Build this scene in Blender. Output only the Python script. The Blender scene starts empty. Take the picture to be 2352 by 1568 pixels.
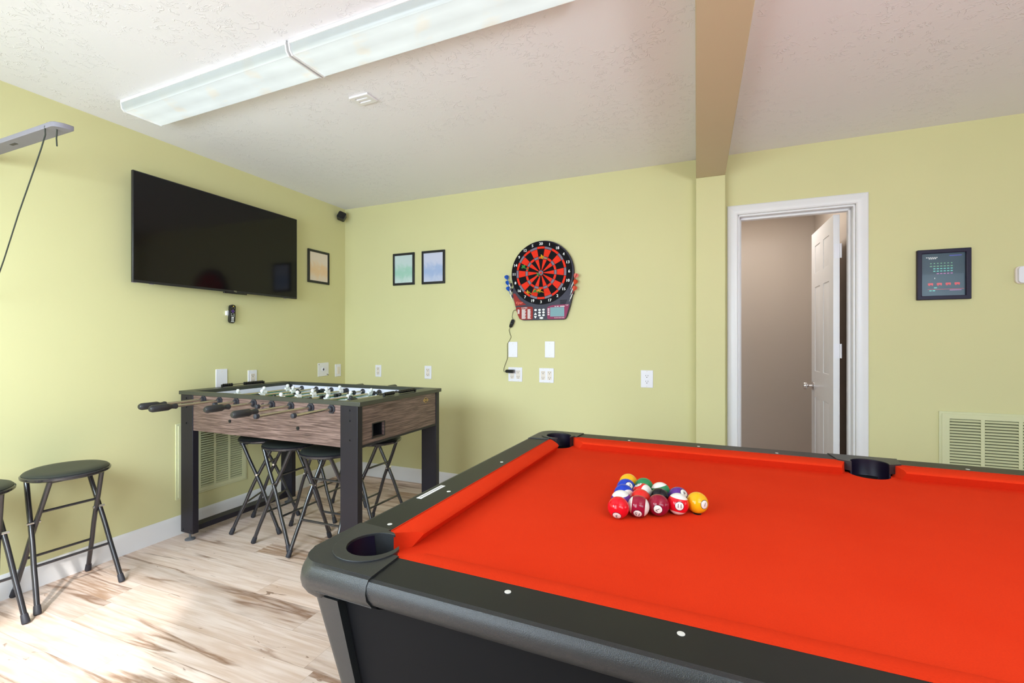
import bpy, bmesh, math, random
from mathutils import Vector, Matrix
from mathutils.geometry import tessellate_polygon
PI = math.pi
R = math.radians
SC = bpy.context.scene
COL = SC.collection
random.seed(7)

# ---------------------------------------------------------------- camera, world, light, exposure
cd = bpy.data.cameras.new('camera')
cd.sensor_width = 36.0
cd.lens = 36.0 * 1065.0 / 2352.0
cd.clip_start = 0.05
cam = bpy.data.objects.new('camera', cd)
COL.objects.link(cam)
cam.location = (3.036, -3.430, 1.215)
cam.rotation_euler = (R(90), 0, R(21.71))
SC.camera = cam

SC.view_settings.view_transform = 'Standard'
SC.view_settings.look = 'None'
SC.view_settings.gamma = 1.0
SC.view_settings.use_curve_mapping = False
SC.view_settings.exposure = 0.29

w = bpy.data.worlds.new('sky')
SC.world = w
w.use_nodes = True
bg = w.node_tree.nodes['Background']
bg.inputs[0].default_value = (0.78, 0.88, 1.0, 1)
bg.inputs[1].default_value = 2.2


def sun(name, direction, energy, angle, color):
    l = bpy.data.lights.new(name, 'SUN')
    l.energy = energy
    l.angle = angle
    l.color = color
    o = bpy.data.objects.new(name, l)
    COL.objects.link(o)
    o.location = (6, -8, 6)
    o.rotation_euler = Vector(direction).to_track_quat('-Z', 'Y').to_euler()
    return o


def area(name, loc, direction, sx, sy, power, color, spread=180):
    l = bpy.data.lights.new(name, 'AREA')
    l.shape = 'RECTANGLE'
    l.size = sx
    l.size_y = sy
    l.energy = power
    l.color = color
    l.spread = R(spread)
    o = bpy.data.objects.new(name, l)
    COL.objects.link(o)
    o.location = loc
    o.rotation_euler = Vector(direction).to_track_quat('-Z', 'Y').to_euler()
    return o


el = R(35.5)
sun('sun_light', (-0.61 * math.cos(el), 0.79 * math.cos(el), -math.sin(el)), 3.4, R(2.2), (1.0, 0.96, 0.9))
area('daylight_rear_left', (0.80, -4.02, 1.35), (-0.12, 1, -0.62), 1.2, 1.4, 76, (0.72, 0.88, 1.0), 145)
area('daylight_rear_right', (4.6, -4.02, 1.30), (-0.1, 1, -0.40), 2.4, 1.5, 41, (0.60, 0.80, 1.0), 140)
area('daylight_open_window', (2.0, -4.04, 1.15), (-0.25, 1, -0.25), 0.9, 1.7, 22, (0.80, 0.91, 1.0), 160)
area('daylight_right', (7.85, -2.0, 1.3), (-1, 0, 0), 2.0, 1.5, 17, (0.90, 0.96, 1.0))
area('added_ceiling_fill', (4.1, -3.65, 1.70), (-0.15, 0.45, 1), 0.4, 0.4, 24, (0.97, 0.96, 1.0), 170)  # unseen fill light added behind the camera to brighten the ceiling
area('added_closet_fill', (3.45, 0.62, 2.40), (0, 0, -1), 0.25, 0.25, 6.5, (1.0, 0.93, 0.86))  # added fill that lifts the closet walls, not a real fitting


# ---------------------------------------------------------------- materials
def lin(c):
    if isinstance(c, str):
        c = [int(c[i:i + 2], 16) / 255 for i in (0, 2, 4)]
        c = [x / 12.92 if x <= 0.04045 else ((x + 0.055) / 1.055) ** 2.4 for x in c]
    return tuple(c)[:3] + (1.0,)


class NT:
    def __init__(s, name):
        s.m = bpy.data.materials.new(name)
        s.m.use_nodes = True
        s.t = s.m.node_tree
        s.b = s.t.nodes['Principled BSDF']

    def n(s, typ, ins=None, **props):
        nd = s.t.nodes.new('ShaderNode' + typ)
        for k, v in props.items():
            setattr(nd, k, v)
        for k, v in (ins or {}).items():
            s.set(nd.inputs[k], v)
        return nd

    def set(s, sock, v):
        if isinstance(v, bpy.types.NodeSocket):
            s.t.links.new(v, sock)
        elif isinstance(v, bpy.types.Node):
            s.t.links.new(v.outputs[0], sock)
        else:
            sock.default_value = v

    def math(s, op, a, b=0.0, c=0.0, clamp=False):
        nd = s.n('Math', {0: a, 1: b, 2: c}, operation=op)
        nd.use_clamp = clamp
        return nd.outputs[0]

    def mix(s, f, a, b):
        nd = s.t.nodes.new('ShaderNodeMix')
        nd.data_type = 'RGBA'
        s.set(nd.inputs[0], f)
        s.set(nd.inputs[6], a if not isinstance(a, tuple) else a)
        s.set(nd.inputs[7], b)
        return nd.outputs[2]

    def ramp(s, f, lo, hi):
        nd = s.n('MapRange', {0: f, 1: lo, 2: hi, 3: 0.0, 4: 1.0})
        nd.interpolation_type = 'SMOOTHSTEP'
        return nd.outputs[0]

    def coord(s, scale=(1, 1, 1)):
        tc = s.n('TexCoord')
        mp = s.n('Mapping', {0: tc.outputs['Object'], 3: scale})
        return mp.outputs[0]

    def bump(s, h, strength, dist):
        nd = s.n('Bump', {'Height': h, 'Strength': strength, 'Distance': dist})
        s.t.links.new(nd.outputs[0], s.b.inputs['Normal'])


def mat(name, color, rough=0.5, metal=0.0, noise=0.06, nscale=8.0, bump=0.0, bscale=200.0, coat=0.0, spec=0.5, emit=None, bdist=0.001):
    t = NT(name)
    c = lin(color)
    tex = t.n('TexNoise', {'Vector': t.coord(), 'Scale': nscale, 'Detail': 3.0})
    dk = tuple(x * (1 - noise) for x in c[:3]) + (1,)
    lt = tuple(min(1, x * (1 + noise)) for x in c[:3]) + (1,)
    t.set(t.b.inputs['Base Color'], t.mix(tex.outputs[0], dk, lt))
    t.b.inputs['Roughness'].default_value = rough
    t.b.inputs['Metallic'].default_value = metal
    t.b.inputs['Specular IOR Level'].default_value = spec
    t.b.inputs['Coat Weight'].default_value = coat
    if bump:
        bt = t.n('TexNoise', {'Vector': t.coord(), 'Scale': bscale, 'Detail': 2.0})
        t.bump(bt.outputs[0], bump, bdist)
    if emit:
        t.b.inputs['Emission Color'].default_value = c
        t.b.inputs['Emission Strength'].default_value = emit
    return t.m


M = {}
M['wall'] = mat('green_wall_paint', (0.665, 0.632, 0.340), 0.7, noise=0.03, nscale=2, bump=0.15, bscale=120, spec=0.25)
M['beam'] = mat('tan_beam_paint', (0.60, 0.50, 0.34), 0.75, noise=0.03, nscale=2, spec=0.2)
M['closet'] = mat('beige_closet_paint', (0.56, 0.49, 0.43), 0.7, noise=0.03, nscale=2, spec=0.2)
M['white'] = mat('white_trim_paint', (0.80, 0.79, 0.80), 0.35, noise=0.02, nscale=5)
M['plate'] = mat('white_plastic', (0.80, 0.79, 0.84), 0.35, noise=0.02)
M['almond'] = mat('almond_plastic', (0.78, 0.70, 0.62), 0.35, noise=0.02)
M['slot'] = mat('dark_slot', (0.06, 0.05, 0.05), 0.6)
M['steelscrew'] = mat('screw_metal', (0.5, 0.5, 0.5), 0.35, 0.9)
M['black'] = mat('black_plastic', (0.012, 0.012, 0.014), 0.4)
M['blackgloss'] = mat('glossy_black_plastic', (0.008, 0.008, 0.010), 0.15)
M['stoolmetal'] = mat('black_painted_steel', (0.016, 0.015, 0.020), 0.26, 0.0, coat=0.4, spec=0.7)
M['stoolseat'] = mat('black_vinyl_seat', (0.024, 0.027, 0.024), 0.45, bump=0.2, bscale=300, spec=0.4)
M['rubber'] = mat('dark_rubber', (0.02, 0.02, 0.028), 0.6)
M['chrome'] = mat('chrome', (0.75, 0.75, 0.77), 0.12, 1.0, noise=0.02)
M['brushed'] = mat('brushed_rod_steel', (0.62, 0.57, 0.48), 0.22, 1.0, noise=0.05, nscale=40)
M['vent'] = mat('painted_vent_green', (0.66, 0.66, 0.40), 0.45, noise=0.03)
M['ventback'] = mat('vent_dark_duct', (0.10, 0.10, 0.05), 0.8)
M['leather'] = mat('pebbled_black_moulding', (0.016, 0.018, 0.020), 0.36, noise=0.15, nscale=300, bump=0.8, bscale=800, spec=0.6, bdist=0.0007)
M['rail'] = mat('charcoal_rail_laminate', (0.010, 0.011, 0.012), 0.42, noise=0.05, spec=0.30)
M['apron'] = mat('matte_black_cabinet', (0.005, 0.005, 0.006), 0.6, noise=0.05, spec=0.12)
M['cap'] = mat('grey_black_pocket_cap', (0.020, 0.022, 0.024), 0.38, bump=0.6, bscale=800, noise=0.1, bdist=0.0007)
M['liner'] = mat('indigo_black_pocket_liner', (0.006, 0.003, 0.014), 0.42, noise=0.2, nscale=30, spec=0.3)
M['sight'] = mat('pearl_sight', (0.75, 0.74, 0.70), 0.3)
M['foosblack'] = mat('foosball_black_laminate', (0.012, 0.010, 0.016), 0.40, noise=0.06, spec=0.35)
M['foostop'] = mat('foosball_top_rim', (0.040, 0.042, 0.032), 0.40, noise=0.06, spec=0.6)
M['foosinner'] = mat('foosball_inner_white', (0.75, 0.74, 0.86), 0.4, noise=0.02)
M['field'] = mat('foosball_green_field', (0.05, 0.34, 0.16), 0.5, noise=0.05)
M['mwhite'] = mat('white_player_plastic', (0.85, 0.85, 0.85), 0.3, noise=0.02)
M['grip'] = mat('black_grip_rubber', (0.018, 0.018, 0.020), 0.45, coat=0.2)
M['gold'] = mat('gold_print', (0.62, 0.40, 0.12), 0.5)
M['footgrey'] = mat('grey_foot_plastic', (0.12, 0.12, 0.13), 0.5)
M['greyboard'] = mat('grey_painted_board', (0.22, 0.205, 0.235), 0.6, noise=0.08, nscale=10)
M['cord'] = mat('dark_green_cord', (0.035, 0.040, 0.030), 0.8)
M['red'] = mat('red_plastic', (0.82, 0.026, 0.004), 0.5, noise=0.03, spec=0.15)
M['dkblack'] = mat('dartboard_black', (0.004, 0.003, 0.005), 0.6, spec=0.12)
M['dartpurple'] = mat('dartboard_cabinet_navy', (0.016, 0.010, 0.030), 0.4, spec=0.3)
M['dgrey'] = mat('dartboard_grey_purple', (0.16, 0.13, 0.19), 0.45)
M['maroon'] = mat('panel_maroon', (0.30, 0.022, 0.016), 0.5, spec=0.2)
M['plum'] = mat('panel_plum', (0.28, 0.035, 0.10), 0.5, spec=0.2)
M['lcd'] = mat('lcd_grey_blue', (0.20, 0.36, 0.40), 0.5, spec=0.3)
M['txt'] = mat('white_lettering', (0.85, 0.85, 0.85), 0.5, noise=0.0)
M['txtred'] = mat('red_lettering', (0.90, 0.16, 0.10), 0.5, noise=0.0)
M['txtblk'] = mat('black_lettering', (0.01, 0.01, 0.015), 0.4, noise=0.0)
M['yellow'] = mat('yellow_dart_plastic', (0.95, 0.68, 0.05), 0.35)
M['green'] = mat('green_dart_plastic', (0.03, 0.62, 0.15), 0.35)
M['blue'] = mat('blue_dart_plastic', (0.01, 0.10, 0.50), 0.35)
M['dartred'] = mat('orange_red_dart_plastic', (0.65, 0.07, 0.02), 0.35)
M['purplebtn'] = mat('purple_buttons', (0.10, 0.04, 0.25), 0.4)


def m_ceiling():
    t = NT('textured_ceiling_plaster')
    c = t.coord()
    n1 = t.n('TexNoise', {'Vector': c, 'Scale': 2.6, 'Detail': 3.0})
    mask = t.ramp(n1.outputs[0], 0.42, 0.54)
    n2 = t.n('TexNoise', {'Vector': c, 'Scale': 19.0, 'Detail': 2.5, 'Roughness': 0.55, 'Distortion': 1.6})
    ridge = t.math('SUBTRACT', 1.0, t.math('MULTIPLY', t.math('ABSOLUTE', t.math('SUBTRACT', n2.outputs[0], 0.52)), 30.0), clamp=True)
    n3 = t.n('TexNoise', {'Vector': c, 'Scale': 55.0, 'Detail': 2.0})
    cut = t.ramp(t.n('TexNoise', {'Vector': c, 'Scale': 21.0, 'Detail': 1.0}).outputs[0], 0.46, 0.56)
    h = t.math('ADD', t.math('MULTIPLY', t.math('MULTIPLY', ridge, mask), cut), t.math('MULTIPLY', n3.outputs[0], 0.10))
    t.b.inputs['Base Color'].default_value = (0.86, 0.845, 0.885, 1)
    t.b.inputs['Roughness'].default_value = 0.85
    t.b.inputs['Specular IOR Level'].default_value = 0.2
    t.bump(h, 0.5, 0.003)
    return t.m


def m_floor():
    t = NT('maple_plank_floor')
    tc = t.n('TexCoord')
    sx = t.n('SeparateXYZ', {0: tc.outputs['Object']})
    x, y = sx.outputs[0], sx.outputs[1]
    PW, PL = 0.153, 1.22
    row = t.math('FLOOR', t.math('DIVIDE', t.math('ADD', y, 10.069), PW))
    wr = t.n('TexWhiteNoise', {'W': row}, noise_dimensions='1D')
    xo = t.math('ADD', t.math('ADD', x, 20.0), t.math('MULTIPLY', wr.outputs[0], PL))
    colm = t.math('FLOOR', t.math('DIVIDE', xo, PL))
    cv = t.n('CombineXYZ', {0: row, 1: colm, 2: 3.0})
    pid = t.n('TexWhiteNoise', {'Vector': cv.outputs[0]}, noise_dimensions='3D')
    ps = t.n('SeparateColor', {0: pid.outputs[1]})
    v = t.n('CombineXYZ', {0: t.math('ADD', x, t.math('MULTIPLY', ps.outputs[0], 37.0)),
                           1: t.math('ADD', y, t.math('MULTIPLY', ps.outputs[1], 19.0)), 2: t.math('MULTIPLY', ps.outputs[2], 11.0)})

    def noise(scale, sc, detail=4.0, dist=0.0, rough=0.55):
        mp = t.n('Mapping', {0: v.outputs[0], 3: scale})
        return t.n('TexNoise', {'Vector': mp.outputs[0], 'Scale': sc, 'Detail': detail, 'Distortion': dist, 'Roughness': rough}).outputs[0]
    grain = noise((1.6, 26.0, 1), 2.2, 5.0, 0.4)
    broad = noise((1.0, 5.0, 1), 1.1, 3.0, 0.6)
    veinn = noise((0.55, 6.0, 1), 1.25, 6.0, 0.35, 0.52)
    vmask = noise((0.8, 2.4, 1), 1.3, 2.0)
    knot = noise((2.0, 6.5, 1), 3.2, 4.0, 1.8)
    base = t.mix(t.ramp(grain, 0.3, 0.75), lin((0.76, 0.615, 0.54)), lin((0.60, 0.43, 0.335)))
    base = t.mix(t.math('MULTIPLY', t.ramp(broad, 0.50, 0.72), 0.75), base, lin((0.52, 0.355, 0.26)))
    tone = t.math('ADD', 0.80, t.math('MULTIPLY', ps.outputs[2], 0.34))
    hv = t.n('HueSaturation', {'Saturation': 1.0, 'Value': tone, 'Color': base})
    vein = t.math('SUBTRACT', 1.0, t.math('MULTIPLY', t.math('ABSOLUTE', t.math('SUBTRACT', veinn, 0.545)), 30.0), clamp=True)
    vein = t.math('MULTIPLY', vein, t.ramp(vmask, 0.41, 0.50))
    blot = t.math('MULTIPLY', t.ramp(veinn, 0.555, 0.60), t.ramp(vmask, 0.46, 0.56))
    blot = t.math('MULTIPLY', blot, t.ramp(grain, 0.25, 0.55))
    c1 = t.mix(t.math('MULTIPLY', blot, 0.72), hv.outputs[0], lin((0.30, 0.155, 0.075)))
    c2 = t.mix(t.math('MULTIPLY', vein, 0.85), c1, lin((0.20, 0.095, 0.045)))
    kk = t.ramp(knot, 0.68, 0.74)
    c3 = t.mix(t.math('MULTIPLY', kk, 0.75), c2, lin((0.16, 0.08, 0.04)))
    fy = t.math('FRACT', t.math('DIVIDE', t.math('ADD', y, 10.069), PW))
    fx = t.math('FRACT', t.math('DIVIDE', xo, PL))
    ey = t.math('MULTIPLY', t.math('MINIMUM', fy, t.math('SUBTRACT', 1.0, fy)), PW)
    ex = t.math('MULTIPLY', t.math('MINIMUM', fx, t.math('SUBTRACT', 1.0, fx)), PL)
    e = t.math('MINIMUM', ex, ey)
    seam = t.math('SUBTRACT', 1.0, t.ramp(e, 0.0003, 0.0014))
    c4 = t.mix(t.math('MULTIPLY', seam, 0.45), c3, lin((0.25, 0.17, 0.12)))
    t.set(t.b.inputs['Base Color'], c4)
    t.b.inputs['Roughness'].default_value = 0.40
    t.b.inputs['Specular IOR Level'].default_value = 0.4
    t.bump(t.math('SUBTRACT', t.math('MULTIPLY', grain, 0.15), seam), 0.25, 0.001)
    return t.m


def m_walnut():
    t = NT('grey_walnut_laminate')
    tc = t.n('TexCoord')
    g1 = t.n('TexNoise', {'Vector': t.n('Mapping', {0: tc.outputs['Object'], 3: (1.8, 1.8, 55.0)}).outputs[0], 'Scale': 3.0, 'Detail': 5.0, 'Distortion': 0.5})
    g2 = t.n('TexNoise', {'Vector': t.n('Mapping', {0: tc.outputs['Object'], 3: (3.0, 3.0, 120.0)}).outputs[0], 'Scale': 3.0, 'Detail': 3.0, 'Distortion': 0.3})
    c = t.mix(t.ramp(g1.outputs[0], 0.35, 0.70), lin((0.095, 0.055, 0.047)), lin((0.265, 0.175, 0.150)))
    c = t.mix(t.math('MULTIPLY', t.ramp(g2.outputs[0], 0.52, 0.66), 0.8), c, lin((0.035, 0.020, 0.018)))
    t.set(t.b.inputs['Base Color'], c)
    t.b.inputs['Roughness'].default_value = 0.42
    return t.m


def m_cloth():
    t = NT('red_orange_felt')
    c = t.coord()
    n1 = t.n('TexNoise', {'Vector': c, 'Scale': 5.0, 'Detail': 4.0})
    n2 = t.n('TexNoise', {'Vector': c, 'Scale': 350.0, 'Detail': 3.0})
    col = t.mix(n1.outputs[0], lin((0.70, 0.034, 0.008)), lin((0.76, 0.048, 0.013)))
    col = t.mix(t.math('MULTIPLY', t.ramp(n2.outputs[0], 0.35, 0.65), 0.22), col, lin((0.62, 0.030, 0.010)))
    t.set(t.b.inputs['Base Color'], col)
    t.b.inputs['Roughness'].default_value = 0.95
    t.b.inputs['Specular IOR Level'].default_value = 0.03
    t.bump(n2.outputs[0], 0.4, 0.0008)
    return t.m


def m_diffuser():
    # prismatic acrylic lens: two tubes along the length glow through, cross ribs show as dull bands
    t = NT('lit_prismatic_diffuser')
    tc = t.n('TexCoord')
    s = t.n('SeparateXYZ', {0: tc.outputs['Object']})
    x, y = s.outputs[0], s.outputs[1]
    d1 = t.math('ABSOLUTE', t.math('SUBTRACT', t.math('ABSOLUTE', y), 0.048))
    tube = t.math('SUBTRACT', 1.0, t.math('MULTIPLY', d1, 9.0), clamp=True)
    band = t.math('COSINE', t.math('MULTIPLY', t.math('ADD', x, t.math('MULTIPLY', y, 0.6)), 2 * PI / 0.29))
    band = t.math('MULTIPLY', t.ramp(band, 0.50, 1.0), t.ramp(t.n('TexNoise', {'Vector': t.coord((4, 9, 1)), 'Scale': 2.0}).outputs[0], 0.40, 0.65))
    n = t.n('TexNoise', {'Vector': t.coord((3, 6, 1)), 'Scale': 2.0, 'Detail': 2.0})
    e = t.math('ADD', 0.80, t.math('MULTIPLY', tube, 0.42))
    e = t.math('SUBTRACT', e, t.math('MULTIPLY', band, 0.05))
    e = t.math('ADD', e, t.math('MULTIPLY', t.math('SUBTRACT', n.outputs[0], 0.5), 0.35))
    e = t.math('MULTIPLY', e, t.math('SUBTRACT', 1.0, t.math('MULTIPLY', t.ramp(t.math('ABSOLUTE', y), 0.078, 0.096), 0.6)))
    t.b.inputs['Base Color'].default_value = (0.30, 0.32, 0.32, 1)
    t.b.inputs['Roughness'].default_value = 0.25
    col = t.mix(band, (0.90, 0.99, 1.0, 1), (1.0, 0.98, 0.88, 1))
    t.set(t.b.inputs['Emission Color'], col)
    t.set(t.b.inputs['Emission Strength'], t.math('MULTIPLY', e, 0.47))
    return t.m


def m_screen():
    t = NT('switched_off_screen')
    t.b.inputs['Base Color'].default_value = (0.004, 0.003, 0.004, 1)
    t.b.inputs['Roughness'].default_value = 0.09
    t.b.inputs['Specular IOR Level'].default_value = 0.32
    return t.m


def m_wash(name, top, band, low):
    t = NT(name)
    tc = t.n('TexCoord')
    s = t.n('SeparateXYZ', {0: tc.outputs['Object']})
    n = t.n('TexNoise', {'Vector': tc.outputs['Object'], 'Scale': 14.0, 'Detail': 5.0, 'Distortion': 0.8})
    z = t.math('ADD', s.outputs[2], t.math('MULTIPLY', t.math('SUBTRACT', n.outputs[0], 0.5), 0.16))
    up = t.ramp(z, -0.02, 0.05)
    dn = t.ramp(z, -0.14, -0.02)
    c = t.mix(dn, lin(low), lin(band))
    c = t.mix(up, c, lin(top))
    t.set(t.b.inputs['Base Color'], c)
    t.b.inputs['Roughness'].default_value = 0.3
    return t.m


def m_ball(name, color, stripe):
    t = NT(name)
    tc = t.n('TexCoord')
    nv = t.n('VectorMath', {0: tc.outputs['Object']}, operation='NORMALIZE')
    s = t.n('SeparateXYZ', {0: nv.outputs[0]})
    disc = t.math('GREATER_THAN', s.outputs[0], 0.925)
    ring = t.math('GREATER_THAN', s.outputs[0], 0.905)
    white = (0.82, 0.80, 0.74, 1)
    c = lin(color)
    if stripe:
        st = t.math('GREATER_THAN', t.math('ABSOLUTE', s.outputs[2]), 0.60)
        body = t.mix(st, c, white)
    else:
        n = t.n('TexNoise', {'Vector': tc.outputs['Object'], 'Scale': 40.0})
        body = t.mix(t.math('MULTIPLY', n.outputs[0], 0.06), c, (0, 0, 0, 1))
    body = t.mix(ring, body, (0.03, 0.01, 0.02, 1))
    t.set(t.b.inputs['Base Color'], t.mix(disc, body, white))
    t.b.inputs['Roughness'].default_value = 0.06
    t.b.inputs['Specular IOR Level'].default_value = 0.42
    return t.m


M['ceiling'] = m_ceiling()
M['floor'] = m_floor()
M['walnut'] = m_walnut()
M['cloth'] = m_cloth()
M['diffuser'] = m_diffuser()
M['screen'] = m_screen()


# ---------------------------------------------------------------- geometry helpers
class MB:
    def __init__(s):
        s.v, s.f, s.mi = [], [], []

    def add(s, vs, fs, T=None, m=0):
        o = len(s.v)
        for p in vs:
            p = Vector(p)
            s.v.append(T @ p if T else p)
        for f in fs:
            s.f.append([i + o for i in f])
            s.mi.append(m)
        return s

    def box(s, x0, y0, z0, x1, y1, z1, m=0, T=None):
        x0, x1 = min(x0, x1), max(x0, x1)
        y0, y1 = min(y0, y1), max(y0, y1)
        z0, z1 = min(z0, z1), max(z0, z1)
        vs = [(x0, y0, z0), (x1, y0, z0), (x1, y1, z0), (x0, y1, z0), (x0, y0, z1), (x1, y0, z1), (x1, y1, z1), (x0, y1, z1)]
        fs = [(3, 2, 1, 0), (4, 5, 6, 7), (0, 1, 5, 4), (1, 2, 6, 5), (2, 3, 7, 6), (3, 0, 4, 7)]
        return s.add(vs, fs, T, m)

    def lathe(s, prof, n=24, T=None, m=0, closed=False):
        """prof: (r, h) pairs, spun about local Z."""
        vs, fs = [], []
        k = len(prof)
        for i in range(n):
            a = 2 * PI * i / n
            for r, h in prof:
                vs.append((r * math.cos(a), r * math.sin(a), h))
        for i in range(n):
            j = (i + 1) % n
            for q in range(k - 1 + (1 if closed else 0)):
                q2 = (q + 1) % k
                fs.append((i * k + q, j * k + q, j * k + q2, i * k + q2))
        if not closed:
            if prof[0][0] > 1e-6:
                fs.append([i * k for i in range(n)][::-1])
            if prof[-1][0] > 1e-6:
                fs.append([i * k + k - 1 for i in range(n)])
        return s.add(vs, fs, T, m)

    def cyl(s, p0, p1, r, n=16, m=0, r2=None, T=None):
        p0, p1 = Vector(p0), Vector(p1)
        d = p1 - p0
        q = d.to_track_quat('Z', 'Y').to_matrix().to_4x4()
        L = Matrix.Translation(p0) @ q
        if T:
            L = T @ L
        return s.lathe([(r, 0), (r if r2 is None else r2, d.length)], n, L, m)

    def tube(s, pts, r, n=10, m=0, T=None):
        pts = [Vector(p) for p in pts]
        rs = r if isinstance(r, (list, tuple)) else [r] * len(pts)
        vs, fs = [], []
        up = None
        for i, p in enumerate(pts):
            d = (pts[min(i + 1, len(pts) - 1)] - pts[max(i - 1, 0)]).normalized()
            if up is None:
                up = Vector((0, 0, 1)) if abs(d.z) < 0.9 else Vector((1, 0, 0))
            a = (up - d * up.dot(d)).normalized()
            up = a
            b = d.cross(a)
            for k in range(n):
                t = 2 * PI * k / n
                vs.append(p + (a * math.cos(t) + b * math.sin(t)) * rs[i])
        for i in range(len(pts) - 1):
            for k in range(n):
                k2 = (k + 1) % n
                fs.append((i * n + k, i * n + k2, (i + 1) * n + k2, (i + 1) * n + k))
        fs.append(list(range(n))[::-1])
        fs.append([(len(pts) - 1) * n + k for k in range(n)])
        return s.add(vs, fs, T, m)

    def prism(s, poly, h0, h1, T=None, m=0, holes=(), mside=None):
        """poly in local XY, extruded along Z; holes are lists of points too."""
        loops = [[Vector((p[0], p[1], 0)) for p in poly]] + [[Vector((p[0], p[1], 0)) for p in h] for h in holes]
        flat = [p for l in loops for p in l]
        n = len(flat)
        tris = tessellate_polygon(loops)
        vs = [(p.x, p.y, h0) for p in flat] + [(p.x, p.y, h1) for p in flat]
        fs, ms = [], []
        for t in tris:
            a, b, c = [flat[i] for i in t]
            cr = (b - a).cross(c - a).z
            t = list(t) if cr > 0 else list(t)[::-1]
            fs.append([i + n for i in t])
            fs.append(t[::-1])
        o = 0
        for li, l in enumerate(loops):
            k = len(l)
            ar = sum(l[i].x * l[(i + 1) % k].y - l[(i + 1) % k].x * l[i].y for i in range(k))
            ccw = ar > 0
            if li > 0:
                ccw = not ccw
            for i in range(k):
                j = (i + 1) % k
                q = (o + i, o + j, o + j + n, o + i + n)
                fs.append(q if ccw else q[::-1])
            o += k
        return s.add(vs, fs, T, m)

    def sweep(s, prof, p0, p1, T=None, m=0, e0=0.0, e1=0.0):
        """prof: closed (u,z) loop; runs from x=p0 to x=p1 with y=u. e0/e1 add mitre: x shift per unit u."""
        vs, fs = [], []
        k = len(prof)
        for u, z in prof:
            vs.append((p0 + e0 * u, u, z))
        for u, z in prof:
            vs.append((p1 + e1 * u, u, z))
        for i in range(k):
            j = (i + 1) % k
            fs.append((i, j, j + k, i + k))
        fs.append(list(range(k))[::-1])
        fs.append([i + k for i in range(k)])
        return s.add(vs, fs, T, m)

    def sphere(s, c, r, nu=24, nv=14, m=0, sc=(1, 1, 1), T=None):
        prof = [(r * math.sin(PI * i / nv), -r * math.cos(PI * i / nv)) for i in range(nv + 1)]
        vs, fs = [], []
        vs.append((0, 0, -r))
        for i in range(1, nv):
            for k in range(nu):
                a = 2 * PI * k / nu
                vs.append((prof[i][0] * math.cos(a), prof[i][0] * math.sin(a), prof[i][1]))
        vs.append((0, 0, r))
        top = len(vs) - 1
        for k in range(nu):
            k2 = (k + 1) % nu
            fs.append((0, 1 + k2, 1 + k))
            fs.append((top, top - nu + k, top - nu + k2))
            for i in range(nv - 2):
                a = 1 + i * nu
                fs.append((a + k, a + k2, a + nu + k2, a + nu + k))
        L = Matrix.Translation(Vector(c)) @ Matrix.Diagonal((sc[0], sc[1], sc[2], 1))
        return s.add(vs, fs, (T @ L) if T else L, m)

    def build(s, name, mats, parent=None, bevel=0.0, smooth=True, seg=2):
        me = bpy.data.meshes.new(name)
        me.from_pydata([tuple(v) for v in s.v], [], s.f)
        if not isinstance(mats, (list, tuple)):
            mats = [mats]
        for m in mats:
            me.materials.append(M[m] if isinstance(m, str) else m)
        me.polygons.foreach_set('material_index', s.mi)
        if smooth:
            me.polygons.foreach_set('use_smooth', [True] * len(me.polygons))
            me.update()
            me.set_sharp_from_angle(angle=R(38))
        me.update()
        o = bpy.data.objects.new(name, me)
        COL.objects.link(o)
        if parent is not None:
            o.parent = parent
        if bevel:
            b = o.modifiers.new('bevel', 'BEVEL')
            b.width = bevel
            b.segments = seg
            b.limit_method = 'ANGLE'
            b.angle_limit = R(40)
        return o


def empty(name, loc, rz=0.0):
    o = bpy.data.objects.new(name, None)
    COL.objects.link(o)
    o.empty_display_size = 0.05
    o.location = loc
    o.rotation_euler = (0, 0, rz)
    return o


def tag(o, label=None, cat=None, group=None, kind=None):
    if label:
        o['label'] = label
    if cat:
        o['category'] = cat
    if group:
        o['group'] = group
    if kind:
        o['kind'] = kind
    return o


def struct(o):
    o['kind'] = 'structure'
    return o


def copy_tree(o, parent=None):
    c = o.copy()
    COL.objects.link(c)
    if parent is not None:
        c.parent = parent
    for ch in [k for k in o.children]:
        copy_tree(ch, c)
    return c


_tc = {}


def text_geo(body, size, res=2, shear=0.0):
    key = (body, size, res, shear)
    if key in _tc:
        return _tc[key]
    cu = bpy.data.curves.new('lettering', 'FONT')
    cu.body = body
    cu.size = size
    cu.align_x = 'CENTER'
    cu.align_y = 'CENTER'
    cu.resolution_u = res
    cu.shear = shear
    ob = bpy.data.objects.new('lettering', cu)
    COL.objects.link(ob)
    dg = bpy.context.evaluated_depsgraph_get()
    dg.update()
    me = ob.evaluated_get(dg).to_mesh()
    vs = [v.co.copy() for v in me.vertices]
    fs = [list(p.vertices) for p in me.polygons]
    ob.evaluated_get(dg).to_mesh_clear()
    bpy.data.objects.remove(ob)
    bpy.data.curves.remove(cu)
    _tc[key] = (vs, fs)
    return vs, fs


FRONT = Matrix.Rotation(R(90), 4, 'X')       # local XY drawing -> XZ plane facing -Y


def put_text(mb, body, size, x, z, y, m=0, shear=0.0, rot=0.0, sx=1.0):
    vs, fs = text_geo(body, size, 2, shear)
    T = Matrix.Translation((x, y, z)) @ FRONT @ Matrix.Rotation(rot, 4, 'Z') @ Matrix.Diagonal((sx, 1, 1, 1))
    mb.add(vs, fs, T, m)


def ellipse(cx, cy, rx, ry, n=20, a0=0.0, a1=2 * PI):
    full = abs(a1 - a0 - 2 * PI) < 1e-6
    k = n if full else n + 1
    return [(cx + rx * math.cos(a0 + (a1 - a0) * i / n), cy + ry * math.sin(a0 + (a1 - a0) * i / n)) for i in range(k)]


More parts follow.
